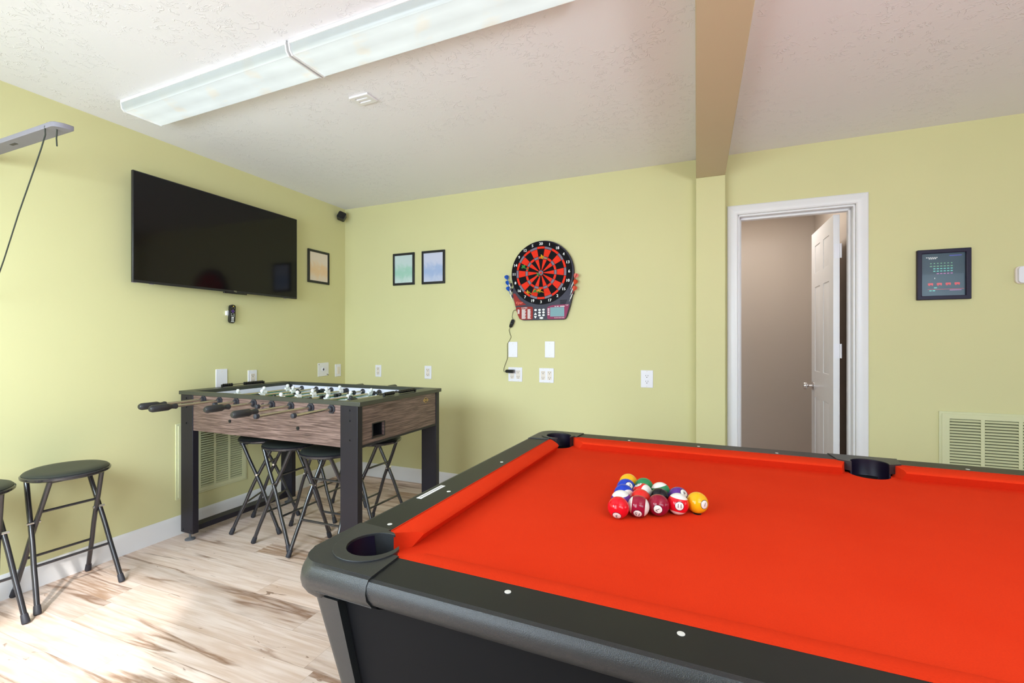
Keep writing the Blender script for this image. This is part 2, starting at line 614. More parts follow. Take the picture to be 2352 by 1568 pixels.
def rrect(x0, y0, x1, y1, r, n=4):
    p = []
    for cx, cy, a in ((x1 - r, y1 - r, 0), (x0 + r, y1 - r, 90), (x0 + r, y0 + r, 180), (x1 - r, y0 + r, 270)):
        for i in range(n + 1):
            t = R(a + 90 * i / n)
            p.append((cx + r * math.cos(t), cy + r * math.sin(t)))
    return p


def front_prism(mb, poly, y_back, y_front, m=0, holes=()):
    """poly in wall coordinates (x, z); solid from y_back (near wall) to y_front (towards the room, smaller y)."""
    mb.prism(poly, -y_back, -y_front, FRONT, m, holes)


# wall frames: local X to the viewer's right, local -Y out of the wall into the room, local Z up
K = R(-1.23)


def on_back(name, x, z, off=0.0):
    return empty(name, (x, x * math.tan(K) - off, z), K)


def on_left(name, y, z, off=0.0):
    return empty(name, (off, y, z), R(90))


# ================================================================ ROOM SHELL
CH = 2.44
struct(MB().box(-0.12, -4.2, -0.1, 8.0, 1.45, 0.0).build('floor', 'floor', smooth=False))
struct(MB().box(-0.12, -4.2, CH, 8.0, 1.45, CH + 0.1).build('ceiling', 'ceiling', smooth=False))
struct(MB().box(-0.12, -4.2, 0, 0, 0.12, CH).build('wall_left', 'wall', smooth=False))
TB = Matrix.Rotation(K, 4, 'Z')
ck = math.cos(K)
DX0, DX1, DZ = 3.285, 3.922, 2.040
mb = MB()
mb.box(0, 0, 0, DX0 / ck, 0.12, CH, 0, TB).box(DX1 / ck, 0, 0, 8.0 / ck, 0.12, CH, 0, TB).box(DX0 / ck, 0, DZ, DX1 / ck, 0.12, CH, 0, TB)
struct(mb.build('wall_back', 'wall', smooth=False))
mb = MB()
wy0, wy1 = -4.05, -4.17
ox0, ox1, oz1 = 1.50, 2.53, 2.04
mb.box(-0.12, wy1, 0, ox0, wy0, CH).box(ox1, wy1, 0, 8.0, wy0, CH).box(ox0, wy1, oz1, ox1, wy0, CH)
struct(mb.build('wall_rear', 'wall', smooth=False))
struct(MB().box(7.9, -4.17, 0, 8.0, 0.0, CH).build('wall_right', 'wall', smooth=False))
mb = MB()
mb.box(ox0, -4.13, 0.02, ox0 + 0.05, -4.08, oz1).box(ox1 - 0.05, -4.13, 0.02, ox1, -4.08, oz1).box(ox0, -4.13, oz1 - 0.05, ox1, -4.08, oz1).box(ox0, -4.13, 0, ox1, -4.08, 0.05)
struct(mb.build('window_1', 'white', smooth=False))
# pilaster and boxed beam
BX0, BX1, BZ = 3.032, 3.208, 2.290
struct(MB().box(BX0, -0.145, 0, BX1, -0.055, BZ).build('trim_1', 'wall', bevel=0.003))
struct(MB().box(BX0, -4.05, BZ, BX1, -0.05, CH).build('trim_2', 'beam', bevel=0.004))
# baseboards
BP = [(0, 0.0), (-0.011, 0.0), (-0.011, 0.085), (-0.010, 0.095), (-0.009, 0.108), (-0.004, 0.118), (0, 0.118)]
struct(MB().sweep(BP, 0.0, 3.03, TB).build('baseboard_back', 'white'))
struct(MB().sweep(BP, -4.05, 0.0, Matrix.Rotation(R(90), 4, 'Z')).build('baseboard_left', 'white'))
struct(MB().sweep(BP, 4.0, 7.9, TB).build('baseboard_right', 'white'))
# closet behind the door
mb = MB()
mb.box(2.9, 1.30, 0, 4.12, 1.40, CH).box(3.99, 0.04, 0, 4.10, 1.30, CH).box(2.9, 0.06, 0, 3.0, 1.30, CH)
struct(mb.build('wall_closet', 'closet', smooth=False))

# ---------------------------------------------------------------- door
d = on_back('door_1', 3.60, 0.0)
d['kind'] = 'structure'
x0, x1 = DX0 - 3.60, DX1 - 3.60
cw = 0.062
CP = [(0, 0), (0, -0.012), (0.006, -0.016), (0.014, -0.014), (0.026, -0.017), (0.040, -0.013), (0.052, -0.010), (0.060, -0.008), (cw, -0.006), (cw, 0)]
mb = MB()
# casing legs and head, profile u measured outwards from the opening
legp = [(u, y) for u, y in CP]
for side in (-1, 1):
    xb = x0 if side < 0 else x1
    k = len(legp)
    vs = [(xb + side * u, y, 0) for u, y in legp] + [(xb + side * u, y, DZ + u) for u, y in legp]
    fs = []
    for i in range(k):
        j = (i + 1) % k
        q = (i, j, j + k, i + k)
        fs.append(q if side < 0 else q[::-1])
    fs.append(list(range(k)))
    fs.append([i + k for i in range(k)])
    mb.add(vs, fs)
k = len(legp)
vs = [(x0 - u, y, DZ + u) for u, y in legp] + [(x1 + u, y, DZ + u) for u, y in legp]
mb.add(vs, [(i, (i + 1) % k, (i + 1) % k + k, i + k) for i in range(k)])
mb.build('casing', 'white', d)
mb = MB()
mb.box(x0, 0.0, 0, x0 + 0.012, 0.12, DZ).box(x1 - 0.012, 0.0, 0, x1, 0.12, DZ).box(x0, 0.0, DZ - 0.012, x1, 0.12, DZ)
mb.box(x0 + 0.012, 0.045, 0, x0 + 0.024, 0.085, DZ - 0.012).box(x1 - 0.026, 0.045, 0, x1 - 0.012, 0.085, DZ - 0.012).box(x0 + 0.012, 0.045, DZ - 0.026, x1 - 0.012, 0.085, DZ - 0.012)
mb.build('jamb', 'white', d, bevel=0.002)
# leaf: opens inwards, hinge on the right
LW, LH, LT = 0.605, 2.005, 0.035
Lm = Matrix.Translation((x1 - 0.052, 0.125, 0.01)) @ Matrix.Rotation(R(91), 4, 'Z')
# local leaf frame: X along width away from hinge, -Y.. thickness towards +Y local (= -X room), Z up
mb = MB()
mb.box(0, 0.004, 0, LW, LT - 0.004, LH, 0, Lm)
st = 0.105
cols = [(st, (LW - 0.09) / 2), ((LW + 0.09) / 2, LW - st)]
rows = [(0.22, 0.80), (0.99, 1.60), (1.70, 1.90)]
holes = []
for a, b in cols:
    for c, e in rows:
        holes.append([(a, c), (b, c), (b, e), (a, e)])
Tl = Lm @ Matrix.Rotation(R(90), 4, 'X')
outer = [(0, 0), (LW, 0), (LW, LH), (0, LH)]
mb.prism(outer, -LT, -(LT - 0.006), Tl, 0, holes)
mb.prism(outer, -0.006, 0, Tl, 0, holes)
for h in holes:
    (a, c), (b, e) = h[0], h[2]
    for ya, yb in ((-LT, -(LT - 0.005)), (-0.005, 0.0)):
        i = 0.022
        p0 = [(a, c), (b, c), (b, e), (a, e)]
        p1 = [(a + i, c + i), (b - i, c + i), (b - i, e - i), (a + i, e - i)]
        zo = -(LT - 0.0055) if ya < -0.01 else -0.0045 - 0.001
        zi = ya if ya < -0.01 else 0.0
        vs = [(p[0], p[1], zo) for p in p0] + [(p[0], p[1], zi * 0.98) for p in p1]
        fs = [(n_, (n_ + 1) % 4, (n_ + 1) % 4 + 4, n_ + 4) for n_ in range(4)] + [(4, 5, 6, 7)]
        mb.add(vs, fs, Tl)
leaf = mb.build('door_leaf', 'white', d, bevel=0.0015)
mb = MB()
kx, kz = LW - 0.06, 0.877
for sgn, yy in ((1, LT), (-1, 0.0)):
    T = Lm @ Matrix.Translation((kx, yy, kz)) @ Matrix.Rotation(R(-90 * sgn), 4, 'X')
    mb.lathe([(0.0, 0), (0.032, 0), (0.032, 0.004), (0.026, 0.010), (0.012, 0.012), (0.010, 0.030), (0.016, 0.038), (0.026, 0.046), (0.028, 0.056), (0.024, 0.064), (0.0, 0.066)], 24, T)
kb = mb.build('door_knob', 'chrome', d)
for hz in (0.25, 1.10, 1.73):
    mb = MB()
    T = Lm
    mb.cyl((-0.006, -0.004, hz), (-0.006, -0.004, hz + 0.09), 0.006, 10, 0, None, T)
    mb.box(-0.001, 0.0, hz, 0.001 - 0.003, 0.030, hz + 0.09, 0, T)
    mb.box(x1 - 0.0165, 0.085, hz + 0.01, x1 - 0.0115, 0.12, hz + 0.10)
    mb.build('hinge', 'plate', d)


# ================================================================ POOL TABLE
PT = R(-2.315)
PA, PB = 2.360, 1.286                          # inner wood rectangle
PO = Vector((2.431, -1.358, 0))
pc = PO + Matrix.Rotation(PT, 3, 'Z') @ Vector((PA / 2, -PB / 2, 0))
pool = empty('pool_table', pc, PT)
tag(pool, 'black pool table with red orange cloth filling the right foreground', 'pool table')
HA, HB = PA / 2, PB / 2
RZ, CZ = 0.780, 0.740
PR = 0.056                                      # pocket radius
HO, SO = -0.020, -0.014                         # pocket centres, measured from the wood edge
cornr = [(sx * (HA + HO), sy * (HB + HO)) for sx, sy in ((-1, -1), (1, -1), (1, 1), (-1, 1))]


def circ_pts(cx, cy, r, a0, a1, n=10):
    return [(cx + r * math.cos(a0 + (a1 - a0) * i / n), cy + r * math.sin(a0 + (a1 - a0) * i / n)) for i in range(n + 1)]


# bed cloth with pocket cut-outs
e = 0.02
bx_, by_ = HA + e - 0.022, HB + e - 0.022
poly = []


def notch(cx, cy, r, axa, aya, axb, ayb):
    a0 = math.atan2(aya - cy, axa - cx)
    a1 = math.atan2(ayb - cy, axb - cx)
    while a1 > a0:
        a1 -= 2 * PI
    return circ_pts(cx, cy, r, a0, a1, 12)


def edge_hit(cx, cy, r, line_y):
    dx = math.sqrt(max(r * r - (line_y - cy) ** 2, 1e-9))
    return dx


X_, Y_ = HA - 0.002, HB - 0.002
r = PR + 0.004
dxc = math.sqrt(r * r - 0.018 ** 2)
dxs = math.sqrt(r * r - 0.012 ** 2)
# start bottom-left, counter-clockwise; each notch is walked clockwise
cx, cy = cornr[0]
poly += notch(cx, cy, r, -X_, cy + dxc, cx + dxc, -Y_)
poly += notch(0, -(HB + SO), r, -dxs, -Y_, dxs, -Y_)
cx, cy = cornr[1]
poly += notch(cx, cy, r, cx - dxc, -Y_, X_, cy + dxc)
cx, cy = cornr[2]
poly += notch(cx, cy, r, X_, cy - dxc, cx - dxc, Y_)
poly += notch(0, HB + SO, r, dxs, Y_, -dxs, Y_)
cx, cy = cornr[3]
poly += notch(cx, cy, r, cx + dxc, Y_, -X_, cy - dxc)
MB().prism(poly, CZ - 0.03, CZ).build('playing_surface', 'cloth', pool)
MB().lathe([(0.0, 0), (0.011, 0), (0.011, 0.0002), (0.0, 0.0002)], 20, Matrix.Translation((0.637 - HA - 0.003, HB - 0.668, CZ))).build('foot_spot', 'txtblk', pool)

# cushions: u = 0 at the wood edge, growing inwards
CU = [(-0.002, RZ - 0.001), (0.020, RZ - 0.0015), (0.050, RZ - 0.006), (0.058, RZ - 0.010), (0.060, RZ - 0.014), (0.057, RZ - 0.018), (0.044, CZ + 0.004), (0.040, CZ - 0.001), (-0.002, CZ - 0.001)]


def cushion(T, a, b, m0, m1):
    MB().sweep(CU, a, b, T, 0, m0, m1).build('cushion', 'cloth', pool)


Tnear = Matrix.Translation((0, -HB, 0))
Tfar = Matrix.Translation((0, HB, 0)) @ Matrix.Rotation(PI, 4, 'Z')
Tleft = Matrix.Translation((-HA, 0, 0)) @ Matrix.Rotation(R(-90), 4, 'Z')
Tright = Matrix.Translation((HA, 0, 0)) @ Matrix.Rotation(R(90), 4, 'Z')
for T in (Tnear, Tfar):
    cushion(T, -HA + 0.083, -0.070, 1.0, -0.35)
    cushion(T, 0.070, HA - 0.083, 0.35, -1.0)
for T in (Tleft, Tright):
    cushion(T, -HB + 0.083, HB - 0.083, 1.0, -1.0)

# rails: flat laminate top with rounded pebbled moulding; u negative = outwards
FW = 0.088
MP = [(-FW, RZ), (-FW - 0.008, RZ - 0.002), (-FW - 0.013, RZ - 0.009), (-FW - 0.014, RZ - 0.020), (-FW - 0.010, RZ - 0.034), (-FW + 0.002, RZ - 0.050),
      (-FW + 0.020, RZ - 0.064), (-FW + 0.046, RZ - 0.076), (-FW + 0.060, RZ - 0.076), (-FW + 0.02, RZ - 0.03)]
RP = [(0.0, RZ), (-FW, RZ), (-FW + 0.004, RZ - 0.03), (0.0, RZ - 0.04)]
sight_sets = {0: [], 1: []}
CC = 0.100                                      # cap reach along a rail from the corner


def rail(T, a, b, sights):
    r_ = MB().sweep(RP, a, b, T).build('rail', 'rail', pool)
    MB().sweep(MP, a, b, T).build('rail_moulding', 'leather', r_)
    MB().sweep([(0.0008, RZ + 0.0005), (-0.0010, RZ + 0.0005), (-0.0010, RZ - 0.0005), (0.0008, RZ - 0.0005)], a, b, T).build('cloth_edge_trim', M['cloth'], r_)
    for sx in sights:
        sg = MB().lathe([(0.0, 0), (0.0058, 0), (0.0058, 0.0006), (0, 0.0008)], 20, T @ Matrix.Translation((sx, -0.027, RZ)))
        sg.build('sight', 'sight', r_)


SP = 0.2835
ss = [-HA + 0.045 + SP * i for i in range(1, 8)]
rail(Tnear, -HA + CC, -0.095, [x + 0.025 for x in ss[:3]])
rail(Tnear, 0.095, HA - CC, ss[4:])
rail(Tfar, 0.095, HA - CC, [-x for x in ss[:3]][::-1])
rail(Tfar, -HA + CC, -0.095, [-x for x in ss[4:]])
rail(Tleft, -HB + CC, HB - CC, [-0.113 - 0.265 + 0.0, -0.113 + 0.245 - 0.0 - 0.0 - 0.0, 0.51 - 0.0][:0] + [-(0.643 - 0.533), -(0.643 - 0.892), -(0.643 - 1.156)])
rail(Tright, -HB + CC, HB - CC, [-SP, 0, SP])
rl = [o for o in pool.children if o.name.startswith('rail')]
lb = MB().box(-0.079, HB - 0.977, RZ, -0.063, HB - 0.852, RZ + 0.0008, 0, Matrix.Translation((-HA, 0, 0)))
lb.build('label_strip', 'txt', pool)
lt = MB()
for i in range(16):
    yy = HB - 0.970 + i * 0.007
    lt.box(-HA - 0.0735, yy, RZ + 0.0008, -HA - 0.0690, yy + 0.0035, RZ + 0.0011)
lt.build('label_print', 'dgrey', [o for o in pool.children if o.name == 'label_strip'][0])


def cap_corner(sx, sy):
    """plastic pocket casting: top plate with a pocket hole, rolled rounded outer wall."""
    S = Matrix.Diagonal((sx, sy, 1, 1))
    flip = (sx * sy) < 0
    hx, hy = HA + HO, HB + HO
    ox, oy = HA + FW, HB + FW
    rr = 0.058
    arc = [(ox - rr + rr * math.cos(a), oy - rr + rr * math.sin(a)) for a in [R(90 * i / 8) for i in range(9)]]
    # outline of the top, starting at the inner end on the long rail
    out = [(HA - CC, HB - 0.001), (HA - CC - 0.006, oy)] [::1]
    outer = [(ox, HB - CC - 0.006)] + arc + [(HA - CC - 0.006, oy)]
    inner_a = (HA - 0.082, HB)
    inner_b = (HA, HB - 0.082)
    a0 = math.atan2(HB - 0.0 - hy + 0.006, -PR)
    pock = circ_pts(hx, hy, PR, R(188), R(-98), 22)
    pts = outer + [(HA - CC, HB)] + [inner_a] + pock + [inner_b] + [(HA, HB - CC)]
    mb = MB()
    mb.prism(pts, CZ - 0.015, RZ + 0.0035, S)
    if flip:
        mb.f = [f[::-1] for f in mb.f]
    cap = mb.build('corner_pocket_cap', 'cap', pool)
    # rolled outer wall
    prof = [(0, RZ + 0.003), (0.008, RZ + 0.001), (0.014, RZ - 0.008), (0.0165, RZ - 0.022), (0.013, RZ - 0.036), (0.0, RZ - 0.053), (-0.019, RZ - 0.067), (-0.044, RZ - 0.080), (-0.052, RZ - 0.084), (-0.014, RZ - 0.062), (-0.010, RZ - 0.01)]
    path = [((ox, HB - CC - 0.006), (1, 0))] + [(arc[i], (math.cos(R(90 * i / 8)), math.sin(R(90 * i / 8)))) for i in range(9)] + [((HA - CC - 0.006, oy), (0, 1))]
    vs, fs = [], []
    k = len(prof)
    for (px, py), (nx, ny) in path:
        w_ = min(1.0, 2 * nx * ny)                 # 1 on the diagonal, 0 on the straights: the nose droops round the corner
        for q, (u, z) in enumerate(prof):
            dz = 0.016 * w_ if 1 <= q <= 8 else 0.0
            vs.append((px + nx * u * (1 - 0.15 * w_), py + ny * u * (1 - 0.15 * w_), z - dz))
    for i in range(len(path) - 1):
        for q in range(k):
            q2 = (q + 1) % k
            fs.append((i * k + q, (i + 1) * k + q, (i + 1) * k + q2, i * k + q2))
    fs.append(list(range(k)))
    fs.append([(len(path) - 1) * k + q for q in range(k)][::-1])
    mb = MB().add(vs, fs, S)
    if flip:
        mb.f = [f[::-1] for f in mb.f]
    mb.build('rolled_edge', 'leather', cap)
    # raised collar round the pocket
    col = []
    for q in range(27):
        a = R(192 - 294 * q / 26)
        rr_ = PR + 0.0015 + 0.025 * max(0.0, math.sin(PI * q / 26)) ** 0.6
        col.append((hx + rr_ * math.cos(a), hy + rr_ * math.sin(a)))
    col += circ_pts(hx, hy, PR, R(-102), R(192), 26)
    mb = MB().prism(col, RZ, RZ + 0.006, S)
    if flip:
        mb.f = [f[::-1] for f in mb.f]
    mb.build('pocket_collar', 'cap', cap, bevel=0.002)
    T = Matrix.Translation((sx * hx, sy * hy, 0))
    liner(T, cap, math.atan2(sy, sx), 0.15)


def liner(T, parent, out, lim):
    # open cup: the outer part rises to the rail top, the mouth towards the bed stops below the cloth
    vs, fs = [], []
    n = 72
    cx, cy = T.translation.x, T.translation.y
    for i in range(n):
        a = 2 * PI * i / n
        top = RZ + 0.001 if math.cos(a - out) > -lim else CZ - 0.004
        for r_, z in ((PR + 0.003, top), (PR - 0.0015, top), (PR - 0.0025, CZ - 0.010), (PR - 0.010, CZ - 0.030), (0.030, CZ - 0.042), (0.0, CZ - 0.045)):
            vs.append((cx + r_ * math.cos(a), cy + r_ * math.sin(a), z))
        vs.append((cx + (PR + 0.003) * math.cos(a), cy + (PR + 0.003) * math.sin(a), CZ - 0.010))
    k = 7
    for i in range(n):
        j = (i + 1) % n
        for q in range(5):
            fs.append((i * k + q + 1, i * k + q, j * k + q, j * k + q + 1))
        fs.append((i * k, i * k + 6, j * k + 6, j * k))
    MB().add(vs, fs).build('pocket_liner', 'liner', parent)


for sx, sy in ((-1, -1), (-1, 1), (1, -1), (1, 1)):
    cap_corner(sx, sy)


def cap_side(sy):
    S = Matrix.Diagonal((1, sy, 1, 1))
    hy = HB + SO
    oy = HB + FW
    # spans x -0.095..0.095 between rails
    pock = circ_pts(0, hy, PR, R(191), R(-11), 20)
    pts = [(0.095, HB), (0.105, oy), (-0.105, oy), (-0.095, HB)] + pock
    mb = MB().prism(pts, RZ - 0.03, RZ + 0.0035, S)
    if sy < 0:
        mb.f = [f[::-1] for f in mb.f]
    cap = mb.build('side_pocket_cap', 'cap', pool)
    prof = [(u, z) for u, z in MP]
    T = Tnear if sy < 0 else Tfar
    MB().sweep([(u * 1.02 - 0.001, z + 0.003) for u, z in prof], -0.107, 0.107, T).build('rolled_edge', 'leather', cap)
    liner(Matrix.Translation((0, sy * hy, 0)), cap, sy * PI / 2, 0.16)


cap_side(-1)
cap_side(1)

# cabinet, tapering inwards a little
z1, z0 = RZ - 0.055, 0.505
o1, o0 = 0.046, 0.020


def frustum(mb, xa, ya, za, xb, yb, zb, T=None, m=0):
    vs = [(-xa, -ya, za), (xa, -ya, za), (xa, ya, za), (-xa, ya, za), (-xb, -yb, zb), (xb, -yb, zb), (xb, yb, zb), (-xb, yb, zb)]
    fs = [(3, 2, 1, 0), (4, 5, 6, 7), (0, 1, 5, 4), (1, 2, 6, 5), (2, 3, 7, 6), (3, 0, 4, 7)]
    mb.add(vs, fs, T, m)


mb = MB()
xo1, yo1, xo0, yo0 = HA + o1, HB + o1, HA + o0, HB + o0
tk = 0.022
vs, fs = [], []
for (xx, yy, zz) in ((xo0, yo0, z0), (xo1, yo1, z1), (xo1 - tk, yo1 - tk, z1), (xo0 - tk, yo0 - tk, z0)):
    vs += [(-xx, -yy, zz), (xx, -yy, zz), (xx, yy, zz), (-xx, yy, zz)]
for ring in range(4):
    a, b = ring * 4, ((ring + 1) % 4) * 4
    for i in range(4):
        j = (i + 1) % 4
        fs.append((a + i, a + j, b + j, b + i))
mb.add(vs, fs)
mb.build('cabinet_apron', 'apron', pool)
MB().box(-HA - 0.0, -HB - 0.0, z0 + 0.03, HA + 0.0, HB + 0.0, z0 + 0.045).build('cabinet_bottom', 'apron', pool)
# legs: pebbled wedge posts wrapping each cabinet corner
for sx, sy in ((-1, -1), (-1, 1), (1, -1), (1, 1)):
    S = Matrix.Diagonal((sx, sy, 1, 1))
    secs = [(RZ - 0.079, HA + 0.072, HB + 0.062, 0.070), (0.50, HA + 0.026, HB + 0.034, 0.052), (0.20, HA - 0.010, HB - 0.010, 0.085), (0.03, HA - 0.030, HB - 0.030, 0.095)]
    vs, fs = [], []
    for z, ox, oy, wd in secs:
        c = 0.020
        ring = [(ox - wd, oy), (ox - c, oy)] + [(ox - c + c * math.cos(R(90 - 22.5 * i)), oy - c + c * math.sin(R(90 - 22.5 * i))) for i in range(1, 4)] + [(ox, oy - c), (ox, oy - wd), (ox - wd, oy - wd)]
        k = len(ring)
        vs += [(x, y, z) for x, y in ring]
    for i in range(len(secs) - 1):
        for q in range(k):
            q2 = (q + 1) % k
            fs.append((i * k + q, i * k + q2, (i + 1) * k + q2, (i + 1) * k + q))
    fs.append(list(range(k))[::-1])
    fs.append([(len(secs) - 1) * k + q for q in range(k)])
    mb = MB().add(vs, fs, S)
    if sx * sy > 0:
        pass
    else:
        mb.f = [f[::-1] for f in mb.f]
    lg = mb.build('leg', 'leather', pool)
    MB().lathe([(0.0, 0), (0.045, 0), (0.045, 0.02), (0.02, 0.03), (0, 0.03)], 20, Matrix.Translation((sx * (HA - 0.09), sy * (HB - 0.09), 0))).build('leveller_foot', 'rubber', lg)


# ================================================================ POOL BALLS
BR = 0.0286
P1 = Vector((0.634 - HA, HB - 0.6635))
D1 = Vector((math.cos(R(213.4)), math.sin(R(213.4)))) * 0.0576
D2 = Vector((math.cos(R(153.4)), math.sin(R(153.4)))) * 0.0576
colr = {1: (0.90, 0.46, 0.01), 2: (0.01, 0.05, 0.50), 3: (0.78, 0.008, 0.020), 4: (0.12, 0.03, 0.28), 5: (0.80, 0.025, 0.02), 6: (0.03, 0.25, 0.09), 7: (0.30, 0.008, 0.035), 8: (0.008, 0.008, 0.012)}
# number: (i, j, disc direction, stripe axis / text up, label)
BALLS = {
    1: (0, 0, (0.681, -0.725, 0.106), (0.5, 0, 0.85), (0.5, 0, 0.85), 'yellow solid number 1 ball at the right point of the rack'),
    11: (1, 0, (0.179, -0.979, 0.093), (0.15, 0, 1), (0.05, 0, 1), 'red striped number 11 ball in the front row between 7 and 1'),
    4: (0, 1, (0.59, -0.479, 0.651), (-0.5, 0.2, -0.8), (-0.5, 0.2, -0.8), 'purple solid number 4 ball directly behind the red striped 11'),
    7: (2, 0, (0.028, -0.993, -0.111), (-0.6, 0, -0.8), (-0.6, 0, -0.8), 'maroon solid number 7 ball in the front row'),
    8: (1, 1, (0.2, 0.5, -0.8), (1, 0, 0), (1, 0, 0), 'black ball behind the maroon number 7'),
    14: (0, 2, (0.35, 0.94, 0.0), (-0.38, -0.15, 0.91), (-0.38, -0.15, 0.91), 'white and green striped ball behind the black ball'),
    15: (3, 0, (0.019, -0.893, -0.45), (-0.97, 0, 0.12), (-0.25, 0.3, -0.9), 'maroon striped number 15 ball in the front row'),
    5: (2, 1, (0.2, 0.5, -0.8), (1, 0, 0), (1, 0, 0), 'plain orange red ball behind the maroon striped 15'),
    13: (1, 2, (-0.412, -0.086, 0.907), (0.62, -0.5, 0.45), (0.2, -0.9, 0), 'orange red striped number 13 ball in the middle of the rack'),
    6: (0, 3, (0.2, 0.5, -0.8), (1, 0, 0), (1, 0, 0), 'plain green ball near the back of the rack'),
    3: (4, 0, (-0.015, -0.84, -0.543), (0.1, 0.3, -0.9), (0.1, 0.3, -0.9), 'bright red solid ball at the near left corner of the rack'),
    12: (3, 1, (0.2, 0.95, 0.1), (-0.12, -0.15, 0.97), (0, 0, 1), 'white and purple striped ball behind the bright red corner ball'),
    10: (2, 2, (0.1, 0.3, -1.0), (0.6, -0.75, -0.15), (0, 0, 1), 'blue and white striped ball on the left side of the rack'),
    2: (1, 3, (0.438, -0.718, 0.54), (0.5, 0, 0.8), (0.5, 0, 0.8), 'blue solid ball next to the back corner of the rack'),
    9: (0, 4, (0.2, 0.3, -1.0), (-0.3, -0.9, -0.25), (0, 0, 1), 'yellow striped ball at the far back corner of the rack'),
}
RzP = Matrix.Rotation(PT, 3, 'Z')
bmesh_cache = {}
sph = MB().sphere((0, 0, 0), BR, 40, 24)
for num, (i, j, dd, uu, tu, lab) in BALLS.items():
    c = colr[num if num <= 8 else num - 8]
    p2 = P1 + D1 * i + D2 * j
    pw = pc + RzP @ Vector((p2.x, p2.y, 0))
    mb = MB()
    mb.v, mb.f, mb.mi = list(sph.v), list(sph.f), list(sph.mi)
    b = mb.build('pool_ball', m_ball('ball_finish_%d' % num, c, num > 8))
    X = Vector(dd).normalized()
    Z = Vector(uu)
    Z = (Z - X * Z.dot(X)).normalized()
    Y = Z.cross(X)
    rot = Matrix((X, Y, Z)).transposed()
    b.rotation_mode = 'QUATERNION'
    b.rotation_quaternion = rot.to_quaternion()
    b.location = (pw.x, pw.y, CZ + BR + 0.0003)
    tag(b, lab, 'pool ball', 'pool balls racked in a triangle on the cloth')
    vs, fs = text_geo(str(num), 0.0155)
    bm = bmesh.new()
    bv = [bm.verts.new(v) for v in vs]
    for f in fs:
        try:
            bm.faces.new([bv[q] for q in f])
        except ValueError:
            pass
    for _ in range(2):
        bmesh.ops.subdivide_edges(bm, edges=[e_ for e_ in bm.edges if e_.calc_length() > 0.0012], cuts=1, use_grid_fill=True)
    bmesh.ops.triangulate(bm, faces=bm.faces)
    bm.verts.index_update()
    vs = [v.co.copy() for v in bm.verts]
    fs = [[v.index for v in f.verts] for f in bm.faces]
    bm.free()
    out = []
    tl = rot.transposed() @ Vector(tu)
    ta = math.atan2(-tl.y, tl.z)
    for v in vs:
        vx, vy = v.x * math.cos(ta) - v.y * math.sin(ta), v.x * math.sin(ta) + v.y * math.cos(ta)
        q = Vector((1, vx / BR, vy / BR)).normalized() * (BR * 1.008)
        out.append(q)
    t = MB().add(out, fs)
    t.build('number', 'txtblk', b, smooth=False)


# ================================================================ FOOSBALL TABLE
FT = R(-1.3)
foos = empty('foosball_table', (0.07, -1.535, 0), FT)
tag(foos, 'foosball table with black frame and grey walnut panels beside the left wall', 'foosball table')
FL, FD, FZ = 1.410, 0.765, 0.912
fx0, fx1, fy0, fy1 = 0.018, FL - 0.016, 0.006, FD - 0.006
AZ0, AZ1 = 0.676, 0.900
# top rim with opening
mb = MB()
mb.prism([(0, 0), (FL, 0), (FL, FD), (0, FD)], FZ - 0.022, FZ, None, 0, [[(0.105, 0.030), (FL - 0.105, 0.030), (FL - 0.105, FD - 0.030), (0.105, FD - 0.030)]])
mb.build('top_rim', 'foostop', foos, bevel=0.002)


def octagon(cx, cz, r):
    return [(cx + r * math.cos(R(22.5 + 45 * i)), cz + r * math.sin(R(22.5 + 45 * i))) for i in range(8)]


bxs = [0.226 + 0.1423 * k for k in range(8)]
BZr = 0.868
hole = ellipse(0.724, 0.857, 0.0165, 0.0165, 20)
for yy, nm in ((fy0, 'side_panel'), (fy1 - 0.02, 'side_panel')):
    mb = MB()
    front_prism(mb, [(fx0 + 0.10, AZ0), (fx1 - 0.10, AZ0), (fx1 - 0.10, AZ1 - 0.01), (fx0 + 0.10, AZ1 - 0.01)], yy + 0.02, yy, 0, [hole])
    sp = mb.build(nm, 'walnut', foos)
    s = -1 if yy < 0.3 else 1
    for bx, bz in ((0.456, 0.754), (0.988, 0.752)):
        mb = MB()
        yb = yy if s < 0 else yy + 0.02
        mb.cyl((bx, yb + 0.001 * -s, bz), (bx, yb + s * 0.004, bz), 0.010, 16)
        mb.cyl((bx, yb + s * 0.004, bz), (bx, yb + s * 0.006, bz), 0.005, 6)
        mb.build('bolt', 'black', sp)
# inner white walls and the ball-hole cup behind the panel
mb = MB()
mb.box(0.098, 0.026, 0.765, FL - 0.098, 0.031, FZ - 0.022).box(0.098, FD - 0.031, 0.765, FL - 0.098, FD - 0.026, FZ - 0.022)
mb.box(0.098, 0.031, 0.765, 0.105, FD - 0.031, FZ - 0.022).box(FL - 0.105, 0.031, 0.765, FL - 0.098, FD - 0.031, FZ - 0.022)
mb.build('inner_wall', 'foosinner', foos)
mb = MB()
mb.box(0.105, 0.031, 0.76, FL - 0.105, FD - 0.031, 0.770)
pf = mb.build('playfield', 'field', foos)
mb = MB()
mb.box(FL / 2 - 0.002, 0.035, 0.770, FL / 2 + 0.002, FD - 0.035, 0.7706)
mb.prism(ellipse(FL / 2, FD / 2, 0.10, 0.10, 40), 0.770, 0.7706, None, 0, [ellipse(FL / 2, FD / 2, 0.095, 0.095, 40)])
mb.build('field_line', 'txt', pf)
